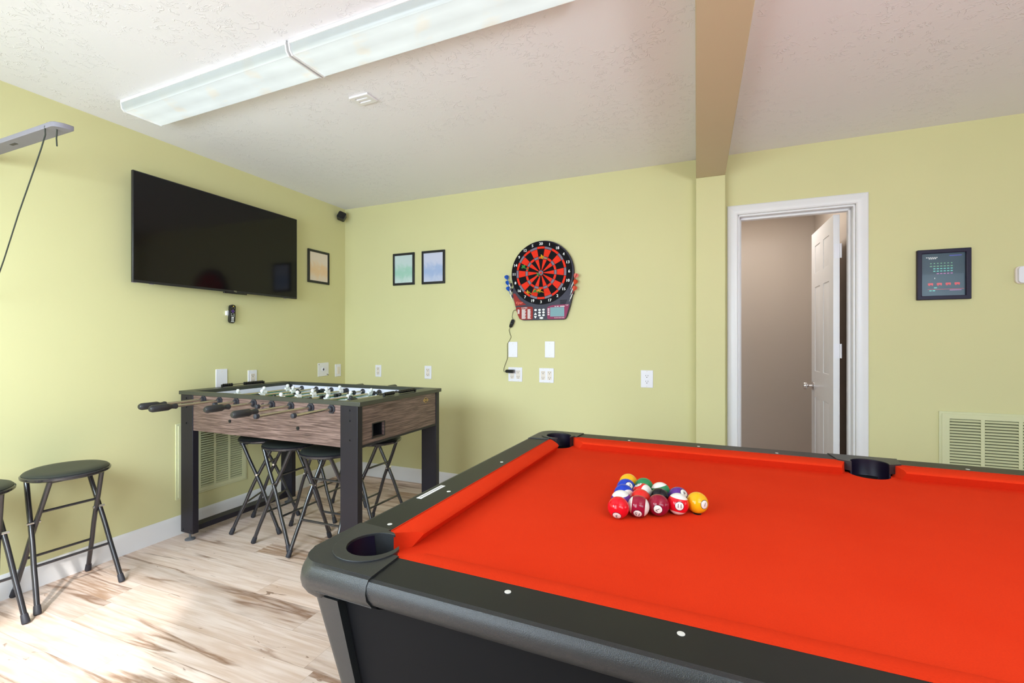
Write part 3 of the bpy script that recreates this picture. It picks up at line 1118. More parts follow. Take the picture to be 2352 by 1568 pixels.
# ends
for s, xa in ((-1, fx0), (1, fx1)):
    mb = MB()
    T = Matrix.Translation((xa, 0, 0)) @ Matrix.Rotation(R(90) * s, 4, 'Z')
    # end frame: u runs along y (0..FD), facing outwards
    if s > 0:
        P = lambda u: u
    else:
        P = lambda u: -u
    rect = [(P(fy0 + 0.035), AZ0 + 0.012), (P(fy1 - 0.035), AZ0 + 0.012), (P(fy1 - 0.035), AZ1 - 0.006), (P(fy0 + 0.035), AZ1 - 0.006)]
    gx0, gz0, gx1, gz1 = fy0 + 0.112, 0.712, fy0 + 0.208, 0.784
    cut = [(P(gx0), gz0), (P(gx1), gz0), (P(gx1), gz1), (P(gx0), gz1)]
    front_prism(mb, rect, 0.024, 0.004, 0, [cut])
    ep = mb.build('end_panel', 'walnut', foos)
    mb = MB()
    o_ = [(P(gx0 - 0.004), gz0 - 0.004), (P(gx1 + 0.004), gz0 - 0.004), (P(gx1 + 0.004), gz1 + 0.004), (P(gx0 - 0.004), gz1 + 0.004)]
    front_prism(mb, o_, 0.004, 0.001, 0, [cut])
    mb.box(P(gx0), 0.02, gz0, P(gx1), 0.075, gz0 + 0.003)
    mb.box(P(gx0), 0.072, gz0, P(gx1), 0.075, gz1).box(P(gx0), 0.02, gz1 - 0.003, P(gx1), 0.075, gz1)
    mb.box(P(gx0), 0.02, gz0, P(gx0) + (0.003 if s > 0 else -0.003), 0.075, gz1).box(P(gx1), 0.02, gz0, P(gx1) - (0.003 if s > 0 else -0.003), 0.075, gz1)
    bt = mb.build('ball_return', 'black', ep)
    bt.matrix_local = T
    ep.matrix_local = T
    bt.parent = ep
    bt.matrix_local = Matrix()
    mb = MB()
    uc, zc = P(FD - 0.155 + 0.003), 0.851
    dm = lambda k_: [(uc - 0.031 * k_, zc), (uc - 0.012 * k_, zc - 0.011 * k_), (uc, zc - 0.018 * k_), (uc + 0.012 * k_, zc - 0.011 * k_), (uc + 0.031 * k_, zc), (uc + 0.012 * k_, zc + 0.011 * k_), (uc, zc + 0.018 * k_), (uc - 0.012 * k_, zc + 0.011 * k_)]
    front_prism(mb, dm(1.0), 0.0040, 0.0032, 1)
    front_prism(mb, dm(0.86), 0.0034, 0.0028, 0)
    front_prism(mb, rrect(uc - 0.022, zc - 0.0058, uc + 0.022, zc + 0.0058, 0.004), 0.0030, 0.0024, 1)
    for k_ in range(7):
        ux = uc - 0.0168 + 0.0056 * k_
        front_prism(mb, rrect(ux - 0.0014, zc - 0.0034, ux + 0.0014, zc + 0.0034, 0.0006, 2), 0.0026, 0.0021, 0)
    em = mb.build('emblem', ['black', 'gold'], ep)
    mb = MB()
    mb.box(P(fy0 + 0.035), 0.002, AZ0, P(fy1 - 0.035), 0.026, AZ0 + 0.012)
    eb = mb.build('end_frame', 'foosblack', ep)
# legs
LWD, LTH = 0.112, 0.036
for lx in (fx0, fx1 - LWD):
    for ly in (fy0 - 0.004, fy1 + 0.004 - LTH):
        mb = MB().box(lx, ly, 0.046, lx + LWD, ly + LTH, FZ - 0.022)
        lg = mb.build('leg', 'foosblack', foos, bevel=0.002)
        mb = MB().lathe([(0.0, 0), (0.028, 0), (0.028, 0.006), (0.012, 0.012), (0.006, 0.014), (0.006, 0.05)], 20, Matrix.Translation((lx + LWD / 2, ly + LTH / 2 + 0.002, 0)))
        mb.build('leveller_foot', 'footgrey', lg)
        s = -1 if ly < 0.3 else 1
        yb = ly if s < 0 else ly + LTH
        inset = 0.052 if lx < 0.5 else 0.060
        for bz in (0.868, 0.815, 0.717):
            mb = MB()
            mb.cyl((lx + inset, yb, bz), (lx + inset, yb + s * 0.003, bz), 0.0055, 12)
            mb.cyl((lx + inset, yb + s * 0.003, bz), (lx + inset, yb + s * 0.005, bz), 0.003, 6)
            mb.build('bolt', 'black', lg)
        for bx in (0.02, LWD - 0.02):
            mb = MB()
            mb.cyl((lx + bx, yb, 0.064), (lx + bx, yb + s * 0.004, 0.064), 0.0055, 12)
            mb.build('bolt', 'black', lg)
for lx in (fx0, fx1 - LWD):
    MB().box(lx + (0.002 if lx < 0.5 else 0.035), fy0 + LTH - 0.004, 0.046, lx + LWD - (0.035 if lx < 0.5 else 0.002), fy1 - LTH + 0.004, 0.078).build('base_rail', 'foosblack', foos, bevel=0.002)
MB().box(fx0 + LWD, fy0 + 0.02, AZ0 + 0.01, fx1 - LWD, fy1 - 0.02, AZ0 + 0.02).build('bottom_board', 'foosblack', foos)


# players
def man_geo(mb, x, y, z, flip, rx):
    """moulded figure on a rod running along y; flip is its rotation about the rod."""
    T = Matrix.Translation((x, y, z)) @ Matrix.Rotation(flip, 4, 'Y')
    mb.cyl((0, -0.014, 0), (0, 0.014, 0), 0.0125, 14, 0, None, T)
    mb.add([(-0.011, -0.017, -0.005), (0.011, -0.017, -0.005), (0.011, 0.017, -0.005), (-0.011, 0.017, -0.005),
            (-0.008, -0.019, 0.018), (0.008, -0.019, 0.018), (0.008, 0.019, 0.018), (-0.008, 0.019, 0.018)],
           [(3, 2, 1, 0), (4, 5, 6, 7), (0, 1, 5, 4), (1, 2, 6, 5), (2, 3, 7, 6), (3, 0, 4, 7)], T)
    mb.sphere((0, 0, 0.030), 0.0115, 14, 10, 0, (1, 1, 1.1), T)
    mb.cyl((0, 0, 0.015), (0, 0, 0.024), 0.006, 10, 0, None, T)
    secs = [(-0.004, 0.010, 0.015), (-0.030, 0.008, 0.011), (-0.050, 0.006, 0.010), (-0.060, 0.009, 0.012), (-0.074, 0.010, 0.0125), (-0.078, 0.008, 0.011)]
    vs, fs = [], []
    for z_, a, b in secs:
        vs += [(-a, -b, z_), (a, -b, z_), (a, b, z_), (-a, b, z_)]
    for i in range(len(secs) - 1):
        for q in range(4):
            q2 = (q + 1) % 4
            fs.append((i * 4 + q2, i * 4 + q, (i + 1) * 4 + q, (i + 1) * 4 + q2))
    fs.append([(len(secs) - 1) * 4 + q for q in range(4)][::-1])
    fs.append([0, 1, 2, 3])
    mb.add(vs, fs, T)


specs = [  # team, count, spacing, slide, near end y', handle near?, flip
    ('w', 3, 0.19, 0.03, -0.338, True, R(6)),
    ('w', 2, 0.24, 0.02, -0.366, True, R(8)),
    ('b', 3, 0.19, 0.04, -0.132, False, R(70)),
    ('w', 5, 0.12, 0.05, -0.272, True, R(-14)),
    ('b', 5, 0.12, -0.02, -0.095, False, R(80)),
    ('w', 3, 0.19, 0.06, -0.332, True, R(25)),
    ('b', 2, 0.24, 0.07, -0.325, False, R(-60)),
    ('b', 3, 0.19, 0.05, -0.243, False, R(95)),
]
for k, (team, cnt, spc, sl, ye, hn, flip) in enumerate(specs):
    bx = bxs[k]
    yfar = ye + 1.20
    rod = MB().cyl((bx, ye + 0.01, BZr), (bx, yfar - 0.01, BZr), 0.0078, 14)
    rod = rod.build('rod', 'brushed', foos)
    for yb, s in ((fy0, -1), (fy1, 1)):
        mb = MB()
        oc = octagon(bx, BZr, 0.0245)
        if s < 0:
            front_prism(mb, oc, yb, yb - 0.005)
        else:
            front_prism(mb, oc, yb + 0.005, yb)
        T = Matrix.Translation((bx, yb + s * 0.004, BZr)) @ Matrix.Rotation(R(90) * (-s), 4, 'X')
        mb.lathe([(0.015, 0), (0.014, 0.006), (0.012, 0.014), (0.0085, 0.016)], 16, T)
        # inside bushing
        mb.build('bearing', 'rubber', rod)
        mb = MB()
        T = Matrix.Translation((bx, yb - s * 0.024, BZr)) @ Matrix.Rotation(R(90) * s, 4, 'X')
        mb.lathe([(0.019, 0), (0.019, 0.006), (0.010, 0.010), (0.0085, 0.012)], 16, T)
        mb.build('bushing', 'rubber', rod)
    for yb, s, has in ((ye, -1, hn), (yfar, 1, not hn)):
        mb = MB()
        T = Matrix.Translation((bx, yb, BZr)) @ Matrix.Rotation(R(90) * s, 4, 'X')   # local +Z points inwards
        if has:
            mb.lathe([(0.0, 0), (0.011, 0), (0.0145, 0.003), (0.016, 0.008), (0.0188, 0.012), (0.0188, 0.088), (0.015, 0.096), (0.0115, 0.106), (0.0135, 0.118), (0.0155, 0.126), (0.014, 0.132), (0.009, 0.133)], 10, T)
            mb.build('handle', 'grip', rod, smooth=True)
        else:
            mb.lathe([(0.0, 0), (0.006, 0), (0.0115, 0.003), (0.0125, 0.010), (0.0125, 0.018), (0.009, 0.022)], 16, T)
            mb.build('end_cap', 'rubber', rod)
    yc = FD / 2 + sl
    for q in range(cnt):
        mb = MB()
        yq = yc + (q - (cnt - 1) / 2) * spc
        man_geo(mb, bx, yq, BZr, flip + R(random.uniform(-2, 2)), 0)
        mb.build('player_figure', 'mwhite' if team == 'w' else 'black', rod)
    for yb in (yc - (cnt - 1) / 2 * spc - 0.035, yc + (cnt - 1) / 2 * spc + 0.035):
        mb = MB()
        mb.lathe([(0.009, -0.013), (0.0155, -0.011), (0.0155, 0.011), (0.009, 0.013)], 14, Matrix.Translation((bx, yb, BZr)) @ Matrix.Rotation(R(90), 4, 'X'))
        mb.build('bumper', 'rubber', rod)
# abacus scorers on both end rims
for lx in (0.046, FL - 0.046):
    y_a, y_b = (0.245, 0.555) if lx < 0.5 else (0.245, 0.535)
    mb = MB()
    mb.cyl((lx, y_a, FZ + 0.013), (lx, y_b, FZ + 0.013), 0.0025, 8)
    mb.box(lx - 0.006, y_a - 0.004, FZ, lx + 0.006, y_a + 0.003, FZ + 0.018).box(lx - 0.006, y_b - 0.003, FZ, lx + 0.006, y_b + 0.004, FZ + 0.018)
    sc_ = mb.build('score_counter', 'black', foos)
    ys = [y_a + 0.012 + 0.0135 * i for i in range(5 if lx < 0.5 else 6)] + [y_b - 0.012 - 0.0135 * i for i in range(11 if lx < 0.5 else 11)]
    for yq in ys:
        mb = MB().lathe([(0.003, -0.0062), (0.0095, -0.0055), (0.0110, 0), (0.0095, 0.0055), (0.003, 0.0062)], 10, Matrix.Translation((lx, yq, FZ + 0.013)) @ Matrix.Rotation(R(90), 4, 'X'))
        mb.build('score_bead', 'blackgloss', sc_)


# ================================================================ STOOLS
def make_stool():
    root = empty('folding_stool', (0, 0, 0))
    H = 0.605
    SR = 0.160
    mb = MB().lathe([(0.0, H), (0.10, H - 0.0005), (SR - 0.02, H - 0.003), (SR - 0.008, H - 0.008), (SR - 0.002, H - 0.014), (SR - 0.004, H - 0.017), (0.0, H - 0.017)], 48)
    mb.build('seat', 'stoolseat', root)
    mb = MB().lathe([(SR - 0.012, H - 0.016), (SR - 0.001, H - 0.016), (SR + 0.004, H - 0.021), (SR + 0.003, H - 0.030), (SR - 0.006, H - 0.036), (SR - 0.02, H - 0.034), (0.0, H - 0.030), (0, H - 0.020)], 48)
    mb.build('seat_rim', 'stoolmetal', root)
    prof = [(-0.098, H - 0.034), (-0.085, 0.545), (-0.045, 0.455), (-0.005, 0.375), (0.030, 0.300), (0.052, 0.245), (0.072, 0.190), (0.104, 0.120), (0.148, 0.012)]
    # smooth the polyline
    def smooth(p):
        out = [p[0]]
        for i in range(len(p) - 1):
            a, b = Vector(p[i]), Vector(p[i + 1])
            out += [tuple(a.lerp(b, 0.25)), tuple(a.lerp(b, 0.75))]
        out.append(p[-1])
        return out
    pr = smooth(prof)
    for s, yo in ((1, 0.0), (-1, 0.0)):
        for e_ in (-1, 1):
            yt = 0.112 if s > 0 else 0.094
            pts = []
            for u, z in pr:
                f = (H - z) / H
                pts.append((s * u, e_ * (yt + (0.148 - 0.112) * f + (0.012 if s < 0 else 0.010) * f), z))
            lg = MB().tube(pts, 0.0105, 12).build('leg', 'stoolmetal', root)
            ft = Vector(pts[-1])
            dr = (Vector(pts[-2]) - ft).normalized()
            MB().tube([ft - dr * 0.010, ft - dr * 0.006, ft + dr * 0.006, ft + dr * 0.026, ft + dr * 0.030], [0.0125, 0.0142, 0.0138, 0.0125, 0.0115], 14).build('rubber_foot', 'rubber', lg)
            if e_ > 0:
                # brace bars of this frame
                for zb in ((0.190,) if s > 0 else (0.190, 0.420)):
                    u = [a for a in pr if a[1] >= zb][-1]
                    u2 = [a for a in pr if a[1] < zb][0]
                    t_ = (zb - u2[1]) / (u[1] - u2[1])
                    uu = u2[0] + (u[0] - u2[0]) * t_
                    f = (H - zb) / H
                    yy = yt + (0.148 - 0.112) * f + 0.011 * f
                    MB().cyl((s * uu, -yy, zb), (s * uu, yy, zb), 0.0062, 10).build('brace_bar', 'stoolmetal', root)
    # pivots and under-seat brackets
    for e_ in (-1, 1):
        MB().cyl((0.004, e_ * 0.098, 0.372), (0.004, e_ * 0.146, 0.372), 0.0062, 10).build('pivot_bolt', 'chrome', root)
        MB().box(-0.115, e_ * 0.100 - 0.012, H - 0.048, -0.070, e_ * 0.100 + 0.014, H - 0.028).build('seat_bracket', 'stoolmetal', root)
    MB().cyl((0.098, -0.095, H - 0.040), (0.098, 0.095, H - 0.040), 0.006, 10).build('seat_bar', 'stoolmetal', root)
    return root


st0 = make_stool()
SG = 'black folding stools with round seats'
stools = [
    (0.176, -2.128, -4, 'black folding stool alone against the left wall, seat wholly visible'),
    (0.187, -2.490, -6, 'black folding stool cut off by the left edge of the picture'),
    (0.386, -1.178, 26, 'black folding stool under the foosball table nearest the wall grille'),
    (0.703, -1.268, 1, 'second black folding stool from the left under the foosball table'),
    (1.062, -1.325, -90, 'black folding stool under the foosball table beside its near right leg'),
    (1.105, -0.970, -3, 'black folding stool seen through the open right end of the foosball table'),
    (0.640, -0.830, 0, 'black folding stool hidden deepest under the foosball table'),
]
for i, (x, y, a, lab) in enumerate(stools):
    s_ = st0 if i == 0 else copy_tree(st0)
    s_.location = (x, y, 0)
    s_.rotation_euler = (0, 0, R(a))
    tag(s_, lab, 'stool', SG)


# ================================================================ LEFT WALL ITEMS
# television
tv = on_left('television', -1.2265, 1.5495)
tag(tv, 'large flat black television, switched off, mounted on the left wall', 'television')
W2 = 1.150 / 2
mb = MB()
mb.box(-W2, -0.100, 0, W2, -0.082, 0.630)
mb.box(-W2 + 0.10, -0.082, 0.05, W2 - 0.10, -0.045, 0.42)
cab = mb.build('television_housing', 'black', tv, bevel=0.003)
MB().box(-W2 + 0.006, -0.1012, 0.014, W2 - 0.006, -0.0998, 0.624).build('screen', 'screen', tv)
mb = MB().box(-0.085 + 0.05, -0.1015, -0.010, 0.085 + 0.05, -0.088, 0.002)
mb.build('infrared_bar', 'blackgloss', tv, bevel=0.002)
mb = MB()
put_text(mb, 'TCL', 0.013, 0.045, 0.0068, -0.1022)
mb.build('maker_lettering', 'chrome', cab, smooth=False)
mb = MB().box(-0.22, -0.046, 0.12, 0.22, -0.001, 0.20).box(-0.22, -0.046, 0.30, 0.22, -0.001, 0.36).box(-0.20, -0.03, 0.10, -0.16, -0.001, 0.40).box(0.16, -0.03, 0.10, 0.20, -0.001, 0.40)
mb.build('wall_bracket', 'black', tv)
mb = MB().box(-W2, -0.1005, -0.002, -W2 + 0.02, -0.083, 0.0).box(-W2 + 0.09, -0.098, -0.003, -W2 + 0.11, -0.088, 0.0).box(W2 - 0.12, -0.098, -0.003, W2 - 0.10, -0.088, 0.0)
mb.build('bottom_clip', 'dgrey', tv)

# remote control with clip
rc = on_left('remote_control', -1.150, 1.342)
tag(rc, 'slim black remote control stuck to the wall below the television', 'remote control')
mb = MB()
Tt = Matrix.Rotation(R(3), 4, 'Y')
mb.prism(rrect(-0.021, 0, 0.021, 0.130, 0.019, 6), 0.014, 0.032, Tt @ FRONT)
mb.build('remote_body', 'blackgloss', rc, bevel=0.003)
mb = MB()
for bx, bz, w_, h_, m_ in ((0.002, 0.118, 0.006, 0.006, 0), (-0.008, 0.108, .006, .004, 1), (0.010, 0.108, .006, .004, 1), (0, 0.084, 0.024, 0.008, 2), (0, 0.084, 0.008, 0.024, 2), (-0.010, 0.064, .006, .004, 3), (0.008, 0.064, .006, .004, 3), (-0.010, 0.052, .005, .004, 3), (0, 0.052, .005, .004, 3), (0.010, 0.052, .005, .004, 3),
                          (0.0, 0.040, 0.018, 0.007, 3), (0, 0.030, 0.018, 0.004, 3), (0, 0.021, .018, .004, 3), (0, .012, .022, .004, 3)):
    mb.box(bx - w_ / 2, -0.0335, bz - h_ / 2, bx + w_ / 2, -0.0318, bz + h_ / 2, m_, Tt)
mb.build('button_pad', ['yellow', 'dgrey', 'purplebtn', 'txt'], rc)
MB().box(-0.030, -0.016, 0.055, -0.012, 0, 0.085).box(-0.012, -0.015, 0.05, 0.012, 0, 0.09).build('wall_clip', 'txt', rc, bevel=0.001)


def picture(root, wd, ht, art, border=0.020, th=0.013, fm='black'):
    mb = MB()
    front_prism(mb, [(-wd / 2, -ht / 2), (wd / 2, -ht / 2), (wd / 2, ht / 2), (-wd / 2, ht / 2)], 0.0, -th, 0,
                [[(-wd / 2 + border, -ht / 2 + border), (wd / 2 - border, -ht / 2 + border), (wd / 2 - border, ht / 2 - border), (-wd / 2 + border, ht / 2 - border)]])
    mb.build('picture_frame', fm, root, bevel=0.003)
    mb = MB().box(-wd / 2 + border - 0.002, -0.008, -ht / 2 + border - 0.002, wd / 2 - border + 0.002, -0.006, ht / 2 - border + 0.002)
    return mb.build('art_print', art, root)


p = on_left('framed_picture', -0.3295, 1.856)
tag(p, 'black framed peach watercolour print on the left wall beside the television', 'picture')
picture(p, 0.243, 0.282, m_wash('peach_watercolour', (0.78, 0.66, 0.56), (0.80, 0.56, 0.34), (0.78, 0.66, 0.56)))
PG = 'small black framed watercolour prints'
p['group'] = PG
p = on_back('framed_picture', 0.6615, 1.846)
tag(p, 'black framed pale green watercolour print, left one of the pair on the back wall', 'picture', PG)
picture(p, 0.225, 0.279, m_wash('mint_watercolour', (0.55, 0.66, 0.66), (0.36, 0.60, 0.50), (0.60, 0.70, 0.68)))
p = on_back('framed_picture', 0.9635, 1.8445)
tag(p, 'black framed blue watercolour print, right one of the pair on the back wall', 'picture', PG)
picture(p, 0.229, 0.283, m_wash('blue_watercolour', (0.58, 0.60, 0.76), (0.36, 0.46, 0.70), (0.56, 0.60, 0.76)))


# wall plates
def screw(mb, x, z, y, m):
    mb.lathe([(0.0, 0), (0.0032, 0), (0.0028, 0.0012), (0, 0.0014)], 12, Matrix.Translation((x, y, z)) @ FRONT, m)


def wall_plate(root, wd, ht, kind):
    p_ = MB()
    p_.box(-wd / 2, -0.006, -ht / 2, wd / 2, 0, ht / 2)
    pl = p_.build('cover_plate', 'plate', root, bevel=0.0025)
    mb = MB()
    gangs = [0.0] if wd < 0.1 else [-0.026, 0.026]
    for gx in gangs:
        screw(mb, gx, ht * 0.36 if kind == 'blank' else ht * 0.43, -0.006, 0)
        screw(mb, gx, -ht * 0.36 if kind == 'blank' else -ht * 0.43, -0.006, 0)
    mb.build('plate_screw', 'almond', root)
    if kind == 'decor':
        for gx in gangs:
            mb = MB()
            front_prism(mb, rrect(gx - 0.017, -0.034, gx + 0.017, 0.034, 0.003), -0.005, -0.0085)
            rc_ = mb.build('receptacle', 'almond', root)
            mb = MB()
            for zz in (0.019, -0.021):
                mb.box(gx - 0.0085, -0.0092, zz, gx - 0.006, -0.0083, zz + 0.010).box(gx + 0.006, -0.0092, zz, gx + 0.0085, -0.0083, zz + 0.010)
                front_prism(mb, ellipse(gx, zz - 0.006, 0.0032, 0.0032, 10), -0.0083, -0.0092)
            mb.build('slot', 'slot', rc_)
    if kind == 'duplex':
        for zz in (0.020, -0.020):
            mb = MB()
            front_prism(mb, ellipse(0, zz, 0.0175, 0.0145, 24), -0.005, -0.0085)
            rc_ = mb.build('receptacle', 'plate', root)
            mb = MB()
            mb.box(-0.0085, -0.0092, zz - 0.001, -0.006, -0.0083, zz + 0.008).box(0.006, -0.0092, zz - 0.001, 0.0085, -0.0083, zz + 0.008)
            front_prism(mb, ellipse(0, zz - 0.008, 0.003, 0.003, 10), -0.0083, -0.0092)
            mb.build('slot', 'slot', rc_)
    if kind == 'switch':
        mb = MB()
        front_prism(mb, rrect(-0.0165, -0.033, 0.0165, 0.033, 0.003), -0.005, -0.0095)
        mb.build('paddle', 'almond', root, bevel=0.001)


OG = 'white electrical wall plates'
for side, u, z, wd, ht, kind, lab, cat in (
    ('L', -1.208, 0.962, 0.084, 0.128, 'blank', 'blank white wall plate on the left wall just above the foosball table', 'wall plate'),
    ('L', -0.970, 0.945, 0.074, 0.120, 'decor', 'white outlet on the left wall half hidden by the foosball table rim', 'outlet'),
    ('L', -0.095, 0.953, 0.072, 0.112, 'switch', 'white wall plate with a beige paddle on the left wall near the corner', 'wall plate'),
    ('B', 0.3855, 0.952, 0.064, 0.106, 'decor', 'white outlet on the back wall nearest the corner', 'outlet'),
    ('B', 0.909, 0.952, 0.068, 0.112, 'decor', 'white outlet on the back wall above the right end of the foosball table', 'outlet'),
    ('B', 1.694, 1.152, 0.078, 0.122, 'blank', 'blank white wall plate under the dartboard beside its hanging cord', 'wall plate'),
    ('B', 1.998, 1.154, 0.078, 0.124, 'blank', 'blank white wall plate under the right half of the dartboard', 'wall plate'),
    ('B', 1.714, 0.957, 0.118, 0.112, 'decor', 'double white outlet with a black adapter plugged into it', 'outlet'),
    ('B', 1.9715, 0.956, 0.117, 0.112, 'decor', 'double white outlet with nothing plugged in, below the dartboard', 'outlet'),
    ('B', 2.7125, 0.9525, 0.083, 0.122, 'duplex', 'white duplex outlet alone on the back wall near the pilaster', 'outlet'),
):
    nm = {'outlet': 'wall_outlet', 'wall plate': 'wall_plate'}[cat]
    rt = on_left(nm, u, z) if side == 'L' else on_back(nm, u, z)
    tag(rt, lab, cat, OG)
    wall_plate(rt, wd, ht, kind)

jb = on_left('junction_cover', -0.273, 0.971)
tag(jb, 'square grey white cover plate with a round black hole on the left wall', 'wall plate')
mb = MB()
front_prism(mb, [(-0.062, -0.060), (0.050, -0.056), (0.062, -0.044), (0.063, 0.056), (0.055, 0.060), (-0.062, 0.056)], 0.0, -0.004, 0, [ellipse(0, 0.0, 0.011, 0.011, 20)])
mb.build('cover_plate', 'white', jb, bevel=0.001)
mb = MB()
front_prism(mb, ellipse(0, 0, 0.020, 0.020, 24), -0.003, -0.009, 0, [ellipse(0, 0.0, 0.011, 0.011, 24)])
mb.build('grommet', 'plate', jb)
mb = MB()
front_prism(mb, ellipse(0, 0, 0.012, 0.012, 20), -0.001, -0.004)
for x_, z_ in ((-0.052, 0.045), (0.044, -0.045), (0.054, -0.05)):
    front_prism(mb, ellipse(x_, z_, 0.004, 0.004, 12), -0.004, -0.0055)
mb.build('hole', 'slot', jb)


# grilles
def grille(root, wd, ht, cols, slat_pitch, border, zoff=0.0):
    mb = MB()
    holes = [[(a, border), (b, border), (b, ht - border), (a, ht - border)] for a, b in cols]
    front_prism(mb, [(0, 0), (wd, 0), (wd, ht), (0, ht)], -0.006, -0.011, 0, holes)
    mb.build('grille_face', 'vent', root, bevel=0.0015)
    mb = MB()
    i_ = 0.012
    front_prism(mb, [(-i_, -i_), (wd + i_, -i_), (wd + i_, ht + i_), (-i_, ht + i_)], 0.0, -0.007, 0, [[(0.02, 0.02), (wd - 0.02, 0.02), (wd - 0.02, ht - 0.02), (0.02, ht - 0.02)]])
    mb.build('grille_frame', 'vent', root, bevel=0.0015)
    MB().box(0.02, -0.0015, 0.02, wd - 0.02, 0, ht - 0.02).build('duct', 'ventback', root)
    n = int((ht - 2 * border) / slat_pitch)
    for a, b in cols:
        mb = MB()
        for k in range(n):
            z_ = border + (k + 0.5) * (ht - 2 * border) / n
            T = Matrix.Translation((0, -0.0075, z_)) @ Matrix.Rotation(R(42), 4, 'X')
            mb.box(a - 0.001, -0.0075, -0.0006, b + 0.001, 0.0065, 0.0006, 0, T)
        mb.build('louver_bank', 'vent', root)


g = on_left('air_return_grille', -1.499, 0.232)
tag(g, 'green painted air return grille on the left wall behind the foosball table', 'air vent')
grille(g, 0.472, 0.452, [(0.030, 0.120), (0.143, 0.232), (0.247, 0.335), (0.351, 0.441)], 0.0152, 0.024)
g = on_back('air_return_grille', 4.322, 0.215)
tag(g, 'green painted air return grille on the back wall at the right edge', 'air vent')
grille(g, 0.62, 0.595, [(0.030 + 0.004, 0.167), (0.184, 0.322), (0.339, 0.460), (0.476, 0.590)], 0.0160, 0.028)

# corner camera / speaker
sp = empty('corner_speaker', (0.042, -0.090, 2.348), 0)
tag(sp, 'small black rounded cube speaker high in the corner of the walls', 'speaker')
mb = MB()
Q = Matrix.Rotation(R(38), 4, 'Z') @ Matrix.Rotation(R(-14), 4, 'X') @ Matrix.Rotation(R(24), 4, 'Y')
mb.prism(rrect(-0.034, -0.034, 0.034, 0.034, 0.013, 5), -0.022, 0.030, Q @ FRONT)
hb = mb.build('speaker_body', 'black', sp, bevel=0.004)
mb = MB().prism(rrect(-0.026, -0.026, 0.026, 0.026, 0.009, 5), 0.030, 0.0315, Q @ FRONT)
mb.build('front_face', 'blackgloss', sp)
MB().tube([(-0.040, 0.050, 0.0), (-0.026, 0.032, 0.0), (-0.010, 0.010, 0.0)], 0.008, 10).build('mount_arm', 'black', sp)

# ring-toss style board arm with hanging cord
bd = empty('board_arm', (0.0, -2.385, 2.04))
tag(bd, 'long narrow grey painted board standing out high from the left wall', 'board')
Tt = Matrix.Rotation(K, 4, 'Z')
mb = MB().prism([(0, -0.033), (0.735, -0.033), (0.752, -0.026), (0.765, -0.004), (0.765, 0.027), (0, 0.027)], 0, 0.019, Tt)
mb.build('plank', 'greyboard', bd, bevel=0.002)
MB().box(0.36, -0.012, -0.001, 0.405, 0.000, 0.004, 0, Tt).build('slot', 'slot', bd)
MB().box(0.0, -0.040, -0.06, 0.020, 0.034, 0.07, 0, Tt).build('wall_cleat', 'greyboard', bd, bevel=0.002)
cr = MB().tube([(0.690, -2.394, 1.985), (0.700, -2.400, 2.012), (0.712, -2.404, 2.030), (0.722, -2.408, 2.040), (0.726, -2.420, 2.0485), (0.728, -2.4265, 2.061), (0.722, -2.415, 2.063), (0.712, -2.405, 2.063),
                (0.700, -2.4275, 2.061), (0.694, -2.432, 2.046), (0.680, -2.425, 2.02), (0.640, -2.42, 1.975), (0.56, -2.41, 1.90), (0.40, -2.39, 1.755), (0.20, -2.36, 1.575), (0.02, -2.335, 1.42)], 0.0026, 8).build('hanging_cord', 'cord')
tag(cr, 'thin dark cord looped over the end of the grey board', 'cord')

# ================================================================ CEILING FIXTURES
FA = R(-1.9)


def fixture(x, y, lab):
    f = empty('ceiling_light', (x, y, CH), FA)
    tag(f, lab, 'ceiling light', 'fluorescent wraparound ceiling lights')
    L2, W = 1.165 / 2, 0.100
    mb = MB()
    mb.box(-L2, -W + 0.016, -0.022, L2, W - 0.016, 0)
    mb.build('light_housing', 'white', f)
    prof = [(-W + 0.006, -0.006), (-W, -0.014), (-W + 0.004, -0.040), (-W + 0.016, -0.054), (W - 0.016, -0.054), (W - 0.004, -0.040), (W, -0.014), (W - 0.006, -0.006)]
    MB().sweep(prof, -L2 + 0.006, L2 - 0.006).build('diffuser', 'diffuser', f)
    pr2 = [(-W - 0.002, -0.001), (-W - 0.004, -0.014), (-W + 0.001, -0.043), (-W + 0.014, -0.0575), (W - 0.014, -0.0575), (W - 0.001, -0.043), (W + 0.004, -0.014), (W + 0.002, -0.001)]
    for a in (-L2, L2 - 0.007):
        MB().sweep(pr2, a, a + 0.007).build('end_plate', 'white', f)
    mb = MB().box(-L2, -W - 0.003, -0.016, L2, -W + 0.003, -0.001).box(-L2, W - 0.003, -0.016, L2, W + 0.003, -0.001)
    mb.build('side_lip', 'white', f)
    return f


fixture(0.906, -1.897, 'long lit ceiling light, the one nearer the left wall')
fixture(2.082, -1.935, 'long lit ceiling light, the one cut off by the top edge')

cv = empty('ceiling_vent', (1.475, -1.535, CH), R(-2))
tag(cv, 'small square white slotted vent on the ceiling', 'vent')
mb = MB()
mb.prism([(-0.058, -0.040), (0.058, -0.040), (0.058, 0.040), (-0.058, 0.040)], -0.010, 0, None, 0, [[(-0.034, -0.024), (0.034, -0.024), (0.034, -0.010), (-0.034, -0.010)], [(-0.034, 0.004), (0.034, 0.004), (0.034, 0.018), (-0.034, 0.018)]])
mb.build('vent_cover', 'white', cv, bevel=0.002)
MB().box(-0.04, -0.03, -0.004, 0.04, 0.03, -0.001).build('vent_duct', 'plate', cv)

